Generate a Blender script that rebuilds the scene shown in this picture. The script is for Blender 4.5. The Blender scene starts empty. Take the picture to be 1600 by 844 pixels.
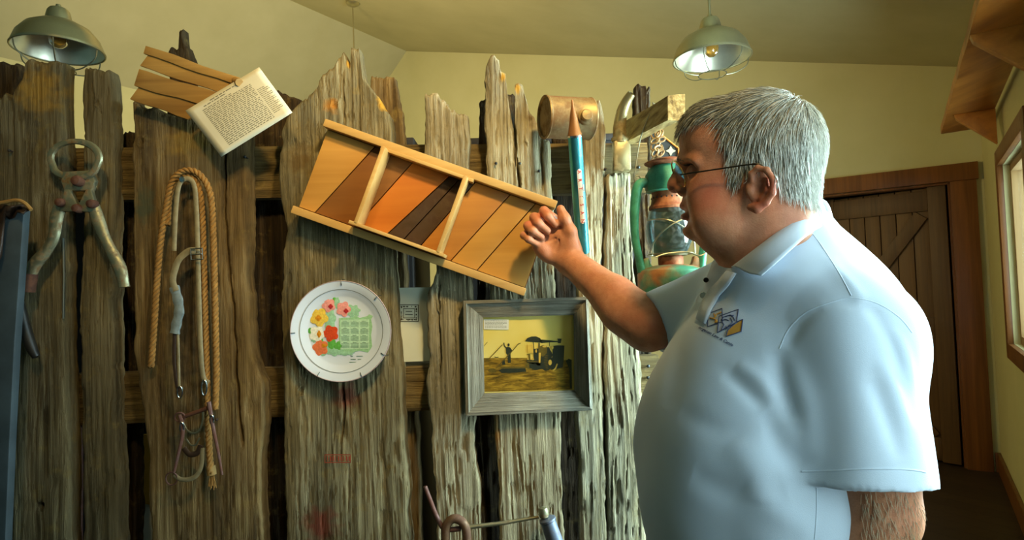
import bpy, bmesh, math, random
import numpy as np
from mathutils import Vector, Matrix
from mathutils.bvhtree import BVHTree

random.seed(7)
rng = np.random.default_rng(7)
scene = bpy.context.scene
COL = scene.collection
pi = math.pi

# ------------------------------------------------------------------ camera
FPX = 950.0                      # focal length in pixels of the 1600x844 frame
CAMZ = 1.45
PITCH, ROLL = 0.035, 0.035
_R0 = Vector((1, 0, 0)); _U0 = Vector((0, -math.sin(PITCH), math.cos(PITCH))); _F0 = Vector((0, math.cos(PITCH), math.sin(PITCH)))
_CR = _R0 * math.cos(ROLL) - _U0 * math.sin(ROLL)
_CU = _R0 * math.sin(ROLL) + _U0 * math.cos(ROLL)
CAMPOS = Vector((0, 0, CAMZ))
cd = bpy.data.cameras.new('camera'); cam = bpy.data.objects.new('camera', cd); COL.objects.link(cam)
cd.sensor_width = 36.0; cd.lens = FPX / 1600 * 36.0; cd.clip_start = 0.02; cd.clip_end = 100
M3 = Matrix((_CR, _CU, -_F0)).transposed()
cam.matrix_world = Matrix.Translation(CAMPOS) @ M3.to_4x4()
scene.camera = cam

def ray(px, py):
    return _CR * ((px - 800) / FPX) + _CU * ((422 - py) / FPX) + _F0
def P(px, py, Y):                # point of that pixel's ray at depth Y in front of the camera (world y)
    d = ray(px, py); return CAMPOS + d * (Y / d.y)
def on_plane(px, py, q, n):
    d = ray(px, py); return CAMPOS + d * ((q - CAMPOS).dot(n) / d.dot(n))

# ------------------------------------------------------------------ view, world
vs = scene.view_settings
vs.view_transform = 'Standard'; vs.look = 'None'; vs.gamma = 1.0; vs.use_curve_mapping = False
vs.exposure = 0.12
world = bpy.data.worlds.new('sky'); scene.world = world; world.use_nodes = True
wn = world.node_tree.nodes['Background']
wn.inputs[0].default_value = (0.46, 0.94, 0.92, 1); wn.inputs[1].default_value = 0.11

# room frame: the window wall and the door wall meet at a corner seen at pixel (1566,738)
fl = ray(1566, 738); CORNER = CAMPOS + fl * (CAMZ / -fl.z)
dv = ray(1440, 433); D_DIR = Vector((dv.x, dv.y, 0)).normalized()        # along the window wall, away
P_DIR = Vector((-D_DIR.y, D_DIR.x, 0))                                    # along the door wall, to the left
def RP(s, t, h):                 # s along the door wall, t back towards the camera, h up
    return CORNER + P_DIR * s - D_DIR * t + Vector((0, 0, h))

def area_light(name, loc, aim, sx, sy, power, col):
    l = bpy.data.lights.new(name, 'AREA'); l.shape = 'RECTANGLE'; l.size = sx; l.size_y = sy
    l.energy = power; l.color = col
    o = bpy.data.objects.new(name, l); COL.objects.link(o); o.location = loc
    o.rotation_euler = (Vector(aim) - Vector(loc)).to_track_quat('-Z', 'Y').to_euler()
    return o
def spot_light(name, loc, aim, power, col, size, blend, rad):
    l = bpy.data.lights.new(name, 'SPOT'); l.energy = power; l.color = col
    l.spot_size = size; l.spot_blend = blend; l.shadow_soft_size = rad
    o = bpy.data.objects.new(name, l); COL.objects.link(o); o.location = loc
    o.rotation_euler = (Vector(aim) - Vector(loc)).to_track_quat('-Z', 'Y').to_euler()
    return o
# daylight coming in at one seen and two assumed windows of the window wall (t ranges along the wall)
WINDOWS = [(1.22, 2.25), (3.42, 4.36), (4.66, 5.40)]
WIN_Z = (1.05, 2.08)
for i, (t0, t1) in enumerate(WINDOWS):
    tm = (t0 + t1) / 2; zm = (WIN_Z[0] + WIN_Z[1]) / 2
    pw = (26, 215, 14)[i]
    area_light('window_daylight', RP(-0.16, tm, zm), RP(1.0, tm, zm - 0.05), t1 - t0, WIN_Z[1] - WIN_Z[0], pw, (0.74, 0.98, 1.0))
# added unseen lamps, assumed: warm spots above the camera, one lamp behind the fence
spot_light('assumed_warm_spot', (0.50, 0.1, 2.95), (0.08, 1.4, 1.92), 215, (1.0, 0.71, 0.31), 0.95, 1.0, 0.10)  # added to warm and brighten the upper planks, no fixture seen
spot_light('assumed_warm_spot', (-0.2, -0.2, 3.0), (-0.72, 1.4, 2.0), 85, (1.0, 0.72, 0.32), 0.8, 1.0, 0.10)
area_light('assumed_hall_lamp', RP(3.7, 4.0, 2.5), RP(5.2, 0.0, 3.0), 0.5, 0.5, 84, (1.0, 0.76, 0.36))  # added to warm the wall and ceiling of the hall
# ------------------------------------------------------------------ helpers
def C8(r, g, b, a=1.0):
    f = lambda c: (c / 255 / 12.92) if c / 255 <= 0.04045 else ((c / 255 + 0.055) / 1.055) ** 2.4
    return (f(r), f(g), f(b), a)

class Mat:
    """small wrapper round a node material"""
    def __init__(s, name, rough=0.6, metal=0.0, spec=0.4):
        s.m = bpy.data.materials.new(name); s.m.use_nodes = True; s.nt = s.m.node_tree
        s.b = s.nt.nodes['Principled BSDF']
        s.b.inputs['Roughness'].default_value = rough; s.b.inputs['Metallic'].default_value = metal
        s.b.inputs['Specular IOR Level'].default_value = spec
        s.tc = s.nt.nodes.new('ShaderNodeTexCoord'); s.oi = s.nt.nodes.new('ShaderNodeObjectInfo')
    def node(s, t): return s.nt.nodes.new(t)
    def link(s, a, b): s.nt.links.new(a, b)
    def vec(s, scale=(1, 1, 1), rnd=True, rot=(0, 0, 0)):
        mp = s.node('ShaderNodeMapping'); mp.inputs['Scale'].default_value = scale; mp.inputs['Rotation'].default_value = rot
        if rnd:
            sc = s.node('ShaderNodeMath'); sc.operation = 'MULTIPLY'; sc.inputs[1].default_value = 37.0; s.link(s.oi.outputs['Random'], sc.inputs[0])
            ad = s.node('ShaderNodeVectorMath'); s.link(s.tc.outputs['Object'], ad.inputs[0]); s.link(sc.outputs[0], ad.inputs[1]); s.link(ad.outputs[0], mp.inputs[0])
        else: s.link(s.tc.outputs['Object'], mp.inputs[0])
        return mp.outputs[0]
    def noise(s, vec, scale=1.0, detail=4, rough=0.6, dist=0.0):
        n = s.node('ShaderNodeTexNoise'); s.link(vec, n.inputs['Vector']); n.inputs['Scale'].default_value = scale
        n.inputs['Detail'].default_value = detail; n.inputs['Roughness'].default_value = rough; n.inputs['Distortion'].default_value = dist
        return n.outputs['Fac']
    def ramp(s, fac, stops):
        r = s.node('ShaderNodeValToRGB'); e = r.color_ramp.elements
        while len(e) < len(stops): e.new(0.5)
        for k, (p, c) in enumerate(stops): e[k].position = p; e[k].color = c if len(c) == 4 else (*c, 1)
        s.link(fac, r.inputs[0]); return r.outputs[0]
    def mix(s, fac, a, b, mode='MIX'):
        m = s.node('ShaderNodeMix'); m.data_type = 'RGBA'; m.blend_type = mode
        for sock, v in ((m.inputs[0], fac), (m.inputs[6], a), (m.inputs[7], b)):
            if hasattr(v, 'is_linked'): s.link(v, sock)
            else: sock.default_value = v
        return m.outputs[2]
    def color(s, c):
        if hasattr(c, 'is_linked'): s.link(c, s.b.inputs['Base Color'])
        else: s.b.inputs['Base Color'].default_value = c
    def bump(s, h, strength=0.5, dist=0.002):
        b = s.node('ShaderNodeBump'); b.inputs['Strength'].default_value = strength; b.inputs['Distance'].default_value = dist
        s.link(h, b.inputs['Height']); s.link(b.outputs[0], s.b.inputs['Normal']); return b
    def rough(s, sock): s.link(sock, s.b.inputs['Roughness'])
G = lambda v: (v, v, v, 1)

def m_weathered(name, dark, mid, light, axis='z', grain=1.0, tint=None, streak=1.0):
    M = Mat(name, 0.85, spec=0.25)
    lo, hi = 4.0, 150.0 * grain
    sc = {'x': (lo, hi, hi), 'y': (hi, lo, hi), 'z': (hi, hi, lo)}[axis]
    sc2 = tuple(v * 0.12 + 2 for v in sc)
    g = M.noise(M.vec(sc), 1.0, 7, 0.68, 0.12)
    g2 = M.noise(M.vec(sc2), 1.0, 4, 0.55, 0.8)
    c1 = M.ramp(g, [(0.34, dark), (0.50, mid), (0.66, light)])
    c2 = M.ramp(g2, [(0.30, dark), (0.5, mid), (0.75, light)])
    c = M.mix(1 - .58 * streak, c1, c2)
    sp = M.noise(M.vec((1, 1, 1)), 26.0, 6, 0.7)
    c = M.mix(M.ramp(sp, [(0.55, G(0)), (0.72, G(0.55))]), c, tint or C8(150, 128, 70))
    pt = M.noise(M.vec((1, 1, 0.5)), 5.0, 3, 0.6)
    c = M.mix(M.ramp(pt, [(0.42, G(0.75)), (0.62, G(0))]), c, M.mix(0.55, c, dark))
    vg = M.noise(M.vec(tuple(v * 2.2 for v in sc)), 1.0, 4, 0.7)
    c = M.mix(M.ramp(vg, [(0.30, G(0.55 * streak)), (0.45, G(0.0))]), c, tuple(q * .45 for q in dark[:3]) + (1,))
    ad = M.node('ShaderNodeMath'); M.link(g, ad.inputs[0]); M.link(vg, ad.inputs[1])
    M.color(c); M.bump(ad.outputs[0], 1.0, 0.005 * (.4 + .6 * streak))
    return M.m
def m_wood(name, a, b, axis='x', rough=0.5, fine=60, bump=0.25):
    M = Mat(name, rough, spec=0.35)
    lo = 2.0
    sc = {'x': (lo, fine, fine), 'y': (fine, lo, fine), 'z': (fine, fine, lo)}[axis]
    g = M.noise(M.vec(sc), 1.0, 5, 0.6, 0.6)
    w = M.noise(M.vec(tuple(v * 0.2 for v in sc)), 1.0, 3, 0.5, 1.0)
    c = M.mix(0.5, M.ramp(g, [(0.3, a), (0.7, b)]), M.ramp(w, [(0.35, a), (0.65, b)]))
    M.color(c); M.bump(g, bump, 0.001); return M.m
def m_metal(name, col, rough=0.35, metal=1.0, rust=None, amt=0.5, scale=30, bump=0.2):
    M = Mat(name, rough, metal)
    n = M.noise(M.vec((1, 1, 1)), scale, 6, 0.7)
    if rust:
        f = M.ramp(n, [(1 - amt - 0.08, G(0)), (1 - amt + 0.08, G(1))])
        M.color(M.mix(f, col, rust))
        inv = M.node('ShaderNodeMath'); inv.operation = 'SUBTRACT'; inv.inputs[0].default_value = 1.0; M.link(f, inv.inputs[1])
        ml = M.node('ShaderNodeMath'); ml.operation = 'MULTIPLY'; ml.inputs[1].default_value = metal; M.link(inv.outputs[0], ml.inputs[0])
        M.link(ml.outputs[0], M.b.inputs['Metallic'])
        rr = M.ramp(f, [(0, G(rough)), (1, G(0.85))]); M.rough(rr)
    else: M.color(M.mix(0.12, col, M.ramp(n, [(0.3, G(0.1)), (0.7, col)])))
    M.bump(n, bump, 0.0015); return M.m
def m_plain(name, col, rough=0.6, var=0.12, scale=40, metal=0.0, bump=0.1, spec=0.4):
    M = Mat(name, rough, metal, spec)
    n = M.noise(M.vec((1, 1, 1)), scale, 4, 0.6)
    d = tuple(c * (1 - var) for c in col[:3]) + (1,); l = tuple(min(1, c * (1 + var)) for c in col[:3]) + (1,)
    M.color(M.ramp(n, [(0.3, d), (0.7, l)])); M.bump(n, bump, 0.001); return M.m

def m_glass(name, tint, refl=0.08, rough=0.02, dirt=None):
    """thin pane: lets light straight through, mirrors a little at grazing angles"""
    m = bpy.data.materials.new(name); m.use_nodes = True; nt = m.node_tree; nt.nodes.clear()
    out = nt.nodes.new('ShaderNodeOutputMaterial'); tr = nt.nodes.new('ShaderNodeBsdfTransparent'); tr.inputs[0].default_value = tint
    gs = nt.nodes.new('ShaderNodeBsdfGlossy'); gs.inputs['Roughness'].default_value = rough
    lw = nt.nodes.new('ShaderNodeLayerWeight'); lw.inputs[0].default_value = .5
    pw_ = nt.nodes.new('ShaderNodeMath'); pw_.operation = 'POWER'; pw_.inputs[1].default_value = 5.0; nt.links.new(lw.outputs['Facing'], pw_.inputs[0])
    fr = nt.nodes.new('ShaderNodeMath'); fr.operation = 'MULTIPLY_ADD'; fr.inputs[1].default_value = .8; fr.inputs[2].default_value = refl * .5; nt.links.new(pw_.outputs[0], fr.inputs[0])
    mx = nt.nodes.new('ShaderNodeMixShader'); nt.links.new(fr.outputs[0], mx.inputs[0]); nt.links.new(tr.outputs[0], mx.inputs[1]); nt.links.new(gs.outputs[0], mx.inputs[2])
    last = mx
    if dirt:
        tc = nt.nodes.new('ShaderNodeTexCoord'); no = nt.nodes.new('ShaderNodeTexNoise'); no.inputs['Scale'].default_value = 130; no.inputs['Detail'].default_value = 5; nt.links.new(tc.outputs['Object'], no.inputs['Vector'])
        rp_ = nt.nodes.new('ShaderNodeValToRGB'); rp_.color_ramp.elements[0].position = .45; rp_.color_ramp.elements[0].color = (.04, .04, .04, 1); rp_.color_ramp.elements[1].position = .85; rp_.color_ramp.elements[1].color = (.40, .40, .40, 1); nt.links.new(no.outputs['Fac'], rp_.inputs[0])
        df = nt.nodes.new('ShaderNodeBsdfDiffuse'); df.inputs[0].default_value = dirt; m2 = nt.nodes.new('ShaderNodeMixShader'); nt.links.new(rp_.outputs[0], m2.inputs[0]); nt.links.new(mx.outputs[0], m2.inputs[1]); nt.links.new(df.outputs[0], m2.inputs[2]); last = m2
    nt.links.new(last.outputs[0], out.inputs[0]); return m
WLOC = {}
def wl(o): return WLOC[o.name] if o is not None else Vector((0, 0, 0))
def link(o, parent, loc):
    COL.objects.link(o); WLOC[o.name] = Vector(loc)
    if parent is not None: o.parent = parent
    o.location = Vector(loc) - wl(parent)
def mesh(name, verts, faces, mat, parent=None, smooth=40, origin=None, mats=None, fmat=None):
    """world-space verts -> one mesh object, its origin at the middle of its box"""
    v = np.asarray([tuple(q) for q in verts] if not isinstance(verts, np.ndarray) else verts, dtype=float)
    c = Vector((v.min(0) + v.max(0)) / 2) if origin is None else Vector(origin)
    me = bpy.data.meshes.new(name)
    vv = v - np.array(c)
    if isinstance(faces, np.ndarray) and faces.ndim == 2:
        n, k = faces.shape
        me.vertices.add(len(vv)); me.vertices.foreach_set('co', vv.astype(np.float32).ravel())
        me.loops.add(n * k); me.loops.foreach_set('vertex_index', faces.astype(np.int32).ravel())
        me.polygons.add(n); me.polygons.foreach_set('loop_start', np.arange(0, n * k, k, dtype=np.int32))
        me.update(calc_edges=True); me.validate()
    else:
        me.from_pydata([tuple(q) for q in vv], [], [tuple(int(i) for i in f) for f in faces]); me.update()
    for m in (mats or [mat]): me.materials.append(m)
    if fmat is not None: me.polygons.foreach_set('material_index', np.asarray(fmat, dtype=np.int32))
    if smooth:
        me.shade_smooth()
        if smooth < 180: me.set_sharp_from_angle(angle=math.radians(smooth))
    o = bpy.data.objects.new(name, me); link(o, parent, c); return o
def tag(o, label, cat, group=None):
    o['label'] = label; o['category'] = cat
    if group: o['group'] = group
    return o
def thing(name, loc, label, cat, group=None):
    o = bpy.data.objects.new(name, None); o.empty_display_size = 0.05
    link(o, None, loc); return tag(o, label, cat, group)
def structure(o): o['kind'] = 'structure'; return o

class MB:
    """collects shapes (world space) for ONE mesh"""
    def __init__(s): s.v = []; s.f = []
    def add(s, v, f):
        b = len(s.v); s.v += [Vector(q) for q in v]; s.f += [tuple(i + b for i in q) for q in f]; return s
    def box(s, c, size, ax=None, bev=0.0):
        bm = bmesh.new(); bmesh.ops.create_cube(bm, size=1.0)
        for q in bm.verts: q.co = Vector((q.co.x * size[0], q.co.y * size[1], q.co.z * size[2]))
        if bev > 0: bmesh.ops.bevel(bm, geom=list(bm.edges), offset=bev, segments=2, profile=0.6, affect='EDGES')
        R = Matrix([Vector(a) for a in ax]).transposed() if ax else Matrix.Identity(3)
        bm.verts.index_update()
        s.add([Vector(c) + R @ q.co for q in bm.verts], [[q.index for q in f.verts] for f in bm.faces]); bm.free(); return s
    def tube(s, pts, r, n=10, caps=True, closed=False, flat=None, up=None):
        """r: number or list; flat: (a, b) multiplies the two cross axes"""
        pts = [Vector(p) for p in pts]; k = len(pts)
        rs = [r] * k if not hasattr(r, '__len__') else list(r)
        T = []
        for i in range(k):
            a = pts[(i - 1) % k] if closed else pts[max(0, i - 1)]; b = pts[(i + 1) % k] if closed else pts[min(k - 1, i + 1)]
            t = (b - a); T.append(t.normalized() if t.length > 1e-9 else Vector((0, 0, 1)))
        u0 = Vector(up) if up else (Vector((0, 1, 0)) if abs(T[0].y) < 0.9 else Vector((0, 0, 1)))
        nrm = (u0 - T[0] * u0.dot(T[0])).normalized()
        base = len(s.v); fa, fb = flat or (1, 1)
        for i in range(k):
            nrm = (nrm - T[i] * nrm.dot(T[i]))
            nrm = nrm.normalized() if nrm.length > 1e-6 else T[i].orthogonal().normalized()
            bi = T[i].cross(nrm)
            for j in range(n):
                a = 2 * pi * j / n; s.v.append(pts[i] + nrm * (math.cos(a) * rs[i] * fa) + bi * (math.sin(a) * rs[i] * fb))
        for i in range(k if closed else k - 1):
            for j in range(n):
                a = base + i * n + j; b = base + i * n + (j + 1) % n; i2 = (i + 1) % k
                s.f.append((a, b, base + i2 * n + (j + 1) % n, base + i2 * n + j))
        if caps and not closed:
            s.f.append(tuple(base + j for j in range(n))[::-1]); s.f.append(tuple(base + (k - 1) * n + j for j in range(n)))
        return s
    def lathe(s, prof, o, ax, n=32, ref=None, caps=True, arc=None):
        """prof: list of (radius, height) round axis ax through o"""
        ax = Vector(ax).normalized(); o = Vector(o); x = (Vector(ref) if ref else ax.orthogonal()); x = (x - ax * x.dot(ax)).normalized(); y = ax.cross(x)
        base = len(s.v); k = len(prof)
        for r, h in prof:
            for j in range(n):
                a = 2 * pi * j / n; s.v.append(o + ax * h + x * (r * math.cos(a)) + y * (r * math.sin(a)))
        for i in range(k - 1):
            for j in range(n):
                s.f.append((base + i * n + j, base + i * n + (j + 1) % n, base + (i + 1) * n + (j + 1) % n, base + (i + 1) * n + j))
        if caps:
            if prof[0][0] > 1e-4: s.f.append(tuple(base + j for j in range(n))[::-1])
            if prof[-1][0] > 1e-4: s.f.append(tuple(base + (k - 1) * n + j for j in range(n)))
        return s
    def prism(s, outline, depth, bev=0.0):
        """outline: world points of a planar polygon, extruded along vector depth"""
        d = Vector(depth); n = len(outline); bm = bmesh.new()
        vs_ = [bm.verts.new(Vector(p)) for p in outline]; f = bm.faces.new(vs_)
        r = bmesh.ops.extrude_face_region(bm, geom=[f])
        for e in r['geom']:
            if isinstance(e, bmesh.types.BMVert): e.co += d
        bmesh.ops.recalc_face_normals(bm, faces=bm.faces)
        if bev > 0: bmesh.ops.bevel(bm, geom=list(bm.edges), offset=bev, segments=2, profile=0.6, affect='EDGES')
        bmesh.ops.triangulate(bm, faces=[q for q in bm.faces if len(q.verts) > 4])
        bm.verts.index_update()
        s.add([q.co.copy() for q in bm.verts], [[q.index for q in f.verts] for f in bm.faces]); bm.free(); return s
    def ball(s, c, r, n=12, sc=(1, 1, 1), ax=None):
        R = Matrix([Vector(a) for a in ax]).transposed() if ax else Matrix.Identity(3)
        c = Vector(c); base = len(s.v); m = n // 2 + 1
        for i in range(m + 1):
            th = pi * i / m
            for j in range(n):
                a = 2 * pi * j / n
                s.v.append(c + R @ Vector((r * sc[0] * math.sin(th) * math.cos(a), r * sc[1] * math.sin(th) * math.sin(a), r * sc[2] * math.cos(th))))
        for i in range(m):
            for j in range(n): s.f.append((base + i * n + j, base + (i + 1) * n + j, base + (i + 1) * n + (j + 1) % n, base + i * n + (j + 1) % n))
        return s
    def build(s, name, mat, parent=None, smooth=40): return mesh(name, s.v, s.f, mat, parent, smooth)

def smooth_path(pts, n=8):
    """Catmull-Rom through points"""
    pts = [Vector(p) for p in pts]; out = []
    for i in range(len(pts) - 1):
        p0 = pts[max(0, i - 1)]; p1 = pts[i]; p2 = pts[i + 1]; p3 = pts[min(len(pts) - 1, i + 2)]
        for k in range(n):
            t = k / n
            out.append(0.5 * ((2 * p1) + (p2 - p0) * t + (2 * p0 - 5 * p1 + 4 * p2 - p3) * t * t + (3 * p1 - p0 - 3 * p2 + p3) * t ** 3))
    out.append(pts[-1]); return out

def _hash(i, j, k, seed):
    h = (i * 374761393 + j * 668265263 + k * 2147483647 + seed * 974634777) & 0xFFFFFFFF
    h = ((h ^ (h >> 13)) * 1274126177) & 0xFFFFFFFF
    return ((h ^ (h >> 16)) & 0xFFFF) / 65535.0
def vn(x, y, seed=0, z=None):
    """value noise 0..1 on numpy arrays"""
    x = np.asarray(x, float); y = np.asarray(y, float)
    xi = np.floor(x).astype(np.int64); yi = np.floor(y).astype(np.int64); fx = x - xi; fy = y - yi
    fx = fx * fx * (3 - 2 * fx); fy = fy * fy * (3 - 2 * fy)
    if z is None:
        h = lambda a, b: _hash(xi + a, yi + b, 0, seed)
        return (h(0, 0) * (1 - fx) + h(1, 0) * fx) * (1 - fy) + (h(0, 1) * (1 - fx) + h(1, 1) * fx) * fy
    zi = np.floor(z).astype(np.int64); fz = z - zi; fz = fz * fz * (3 - 2 * fz)
    r = 0
    for c, wz in ((0, 1 - fz), (1, fz)):
        h = lambda a, b: _hash(xi + a, yi + b, zi + c, seed)
        r = r + wz * ((h(0, 0) * (1 - fx) + h(1, 0) * fx) * (1 - fy) + (h(0, 1) * (1 - fx) + h(1, 1) * fx) * fy)
    return r
# ------------------------------------------------------------------ the room
def back_sh(px, py):
    q = on_plane(px, py, CORNER, D_DIR); return (q - CORNER).dot(P_DIR), q.z
def right_th(px, py):
    q = on_plane(px, py, CORNER, P_DIR); return -(q - CORNER).dot(D_DIR), q.z
S_RIDGE, H_RIDGE = back_sh(635, 80)
s1_, h1_ = back_sh(1340, 100)
SL_R = (H_RIDGE - h1_) / (S_RIDGE - s1_); H_EAVE = H_RIDGE - SL_R * S_RIDGE
s2_, h2_ = back_sh(606, 124)
SL_L = min(1.2, (H_RIDGE - h2_) / (s2_ - S_RIDGE)); S_LEFT = S_RIDGE + 1.15; H_LEFT = H_RIDGE - SL_L * 1.15
T_NEAR = 8.5
print('ROOM corner', CORNER, 'ridge', S_RIDGE, H_RIDGE, 'eave', H_EAVE, 'left', S_LEFT, H_LEFT, 'slopes', SL_R, SL_L)

def m_wall(name, a, b):
    M = Mat(name, 0.75, spec=0.25); n = M.noise(M.vec((1, 1, 1), False), 2.0, 4, 0.6)
    M.color(M.ramp(n, [(0.3, a), (0.7, b)])); f = M.noise(M.vec((1, 1, 1), False), 160, 3, 0.6); M.bump(f, 0.12, 0.001); return M.m
WALLM = m_wall('painted_wall', C8(198, 190, 138), C8(206, 198, 148))
CEILM = m_wall('painted_ceiling', C8(178, 170, 130), C8(188, 180, 140))
TRIM = m_wood('stained_trim', C8(92, 54, 22), C8(136, 84, 36), 'z', 0.4)
DOORW = m_wood('door_wood', C8(78, 54, 26), C8(112, 80, 40), 'z', 0.5)
UP = Vector((0, 0, 1))
AXB = (P_DIR, D_DIR, UP)        # box axes: along door wall, depth, up

def m_floor():
    M = Mat('dark_floor_boards', 0.45); v = M.vec((1, 1, 1), False, (0, 0, math.atan2(D_DIR.y, D_DIR.x)))
    b = M.node('ShaderNodeTexBrick'); M.link(v, b.inputs['Vector']); b.inputs['Scale'].default_value = 1.0
    b.inputs['Brick Width'].default_value = 1.4; b.inputs['Row Height'].default_value = 0.13; b.inputs['Mortar Size'].default_value = 0.003
    b.inputs['Color1'].default_value = C8(58, 46, 34); b.inputs['Color2'].default_value = C8(74, 58, 42); b.inputs['Mortar'].default_value = C8(20, 15, 10)
    n = M.noise(M.vec((3, 40, 1), False), 1.0, 5, 0.6); M.color(M.mix(M.ramp(n, [(0.3, G(0.5)), (0.7, G(0.0))]), b.outputs['Color'], C8(40, 30, 22)))
    return M.m
q = [RP(-0.1, -0.1, 0), RP(S_LEFT + .1, -0.1, 0), RP(S_LEFT + .1, T_NEAR, 0), RP(-0.1, T_NEAR, 0)]
floor = structure(MB().prism(q, (0, 0, -0.1)).build('floor', m_floor(), None, 0))
# ceiling: two slopes meeting at the ridge
cl = MB()
def slope(s0, h0, s1, h1):
    cl.prism([RP(s0, -0.1, h0), RP(s1, -0.1, h1), RP(s1, T_NEAR, h1), RP(s0, T_NEAR, h0)], (0, 0, 0.12))
slope(-0.12, H_EAVE - SL_R * .12, S_RIDGE, H_RIDGE); slope(S_RIDGE, H_RIDGE, S_LEFT + .12, H_LEFT - SL_L * .12)
structure(cl.build('ceiling', CEILM, None, 0))
# back (door) wall with the door opening
sdr, _ = back_sh(1497, 500); DOOR_S0 = sdr; DOOR_S1 = DOOR_S0 + 1.0
_, DOOR_H = back_sh(1490, 284)
print('DOOR', DOOR_S0, DOOR_H)
w = MB()
def wall_poly(pts): w.prism([RP(s, 0, h) for s, h in pts], D_DIR * 0.1)
wall_poly([(-0.1, 0), (DOOR_S0, 0), (DOOR_S0, DOOR_H), (-0.1, DOOR_H)])
wall_poly([(DOOR_S1, 0), (S_LEFT, 0), (S_LEFT, DOOR_H), (DOOR_S1, DOOR_H)])
wall_poly([(-0.1, DOOR_H), (S_LEFT, DOOR_H), (S_LEFT, H_LEFT), (S_RIDGE, H_RIDGE), (-0.1, H_EAVE)])
structure(w.build('wall_back', WALLM, None, 0))
w = MB(); w.prism([RP(S_LEFT, 0, 0), RP(S_LEFT, T_NEAR, 0), RP(S_LEFT, T_NEAR, H_LEFT), RP(S_LEFT, 0, H_LEFT)], P_DIR * 0.1)
structure(w.build('wall_left', WALLM, None, 0))
# dark box added behind the door so that its opening stays dark
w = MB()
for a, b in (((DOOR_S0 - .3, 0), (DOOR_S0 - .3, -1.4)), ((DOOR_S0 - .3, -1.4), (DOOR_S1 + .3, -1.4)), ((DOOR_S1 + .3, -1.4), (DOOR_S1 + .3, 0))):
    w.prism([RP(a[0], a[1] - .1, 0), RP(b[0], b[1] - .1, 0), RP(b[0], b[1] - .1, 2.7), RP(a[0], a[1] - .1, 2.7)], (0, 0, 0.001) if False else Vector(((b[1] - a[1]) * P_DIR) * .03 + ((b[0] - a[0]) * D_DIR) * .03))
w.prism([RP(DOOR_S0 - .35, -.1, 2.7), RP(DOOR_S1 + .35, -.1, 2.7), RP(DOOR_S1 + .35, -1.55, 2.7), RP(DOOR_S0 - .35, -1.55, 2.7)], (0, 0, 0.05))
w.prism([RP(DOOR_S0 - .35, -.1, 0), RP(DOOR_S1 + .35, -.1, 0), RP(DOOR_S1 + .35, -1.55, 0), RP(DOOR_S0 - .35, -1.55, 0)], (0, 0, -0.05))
structure(w.build('wall_dark_box', m_plain('dark_box_paint', C8(46, 44, 40), 0.9), None, 0))
# right (window) wall
w = MB()
us = sorted({-0.1, T_NEAR} | {v for q in WINDOWS for v in q})
for a, b in zip(us[:-1], us[1:]):
    hole = any(abs(a - q[0]) < 1e-6 for q in WINDOWS)
    for h0, h1 in (((0, WIN_Z[0]), (WIN_Z[1], H_EAVE)) if hole else ((0, H_EAVE),)):
        w.prism([RP(0, a, h0), RP(0, b, h0), RP(0, b, h1), RP(0, a, h1)], P_DIR * -0.12)
structure(w.build('wall_right', WALLM, None, 0))
# baseboards
bb = MB()
for a, b in ((0.0, DOOR_S0 - .17), (DOOR_S1 + .17, S_LEFT)): bb.box(RP((a + b) / 2, 0.012, 0.07), (b - a, 0.022, 0.14), AXB, 0.004)
structure(bb.build('baseboard_back', TRIM))
structure(MB().box(RP(0.012, T_NEAR / 2, 0.07), (0.022, T_NEAR, 0.14), AXB, 0.004).build('baseboard_right', TRIM))
# door casing
tw = 0.16
tr = MB()
tr.box(RP(DOOR_S0 - tw / 2, 0.018, DOOR_H / 2), (tw, 0.036, DOOR_H), AXB, 0.004)
tr.box(RP(DOOR_S1 + tw / 2, 0.018, DOOR_H / 2), (tw, 0.036, DOOR_H), AXB, 0.004)
tr.box(RP((DOOR_S0 + DOOR_S1) / 2, 0.022, DOOR_H + .065), (DOOR_S1 - DOOR_S0 + 2 * tw + .03, 0.046, 0.13), AXB, 0.004)
tr.box(RP(DOOR_S0 + .008, -0.05, DOOR_H / 2), (0.016, 0.10, DOOR_H), AXB)
tr.box(RP((DOOR_S0 + DOOR_S1) / 2, -0.05, DOOR_H - .008), (1.0, 0.10, 0.016), AXB)
structure(tr.build('trim_1', TRIM))
# plank door, hinged on the right, standing a little open into the added dark box
ang = math.radians(14)
U = (P_DIR * math.cos(ang) + D_DIR * math.sin(ang)); Nn = (D_DIR * math.cos(ang) - P_DIR * math.sin(ang))
AXD = (U, Nn, UP); hinge = RP(DOOR_S0 + .03, -0.02, 0); DW = 0.93; DH = DOOR_H - .03
door = bpy.data.objects.new('door_1', None); link(door, None, hinge); structure(door)
def dpos(u, n, h): return hinge + U * u + Nn * n + UP * h
nb = 8; bw = DW / nb
for k in range(nb):
    MB().box(dpos((k + .5) * bw, 0.03, DH / 2 + .015), (bw - .006, 0.022, DH - .01), AXD, 0.004).build('board', DOORW, door)
MB().box(dpos(DW / 2, 0.046, DH / 2 + .015), (DW - .01, 0.008, DH - .03), AXD).build('backing', DOORW, door)
DOORF = m_wood('door_frame_wood', C8(72, 50, 24), C8(104, 74, 38), 'z', 0.5)
for h in (0.12, 1.05, DH - .09): MB().box(dpos(DW / 2, 0.008, h), (DW - .24, 0.022, 0.16), AXD, 0.004).build('door_rail', DOORF, door)
for u in (0.06, DW - .06): MB().box(dpos(u, 0.008, DH / 2 + .015), (0.12, 0.022, DH), AXD, 0.004).build('stile', DOORF, door)
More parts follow.
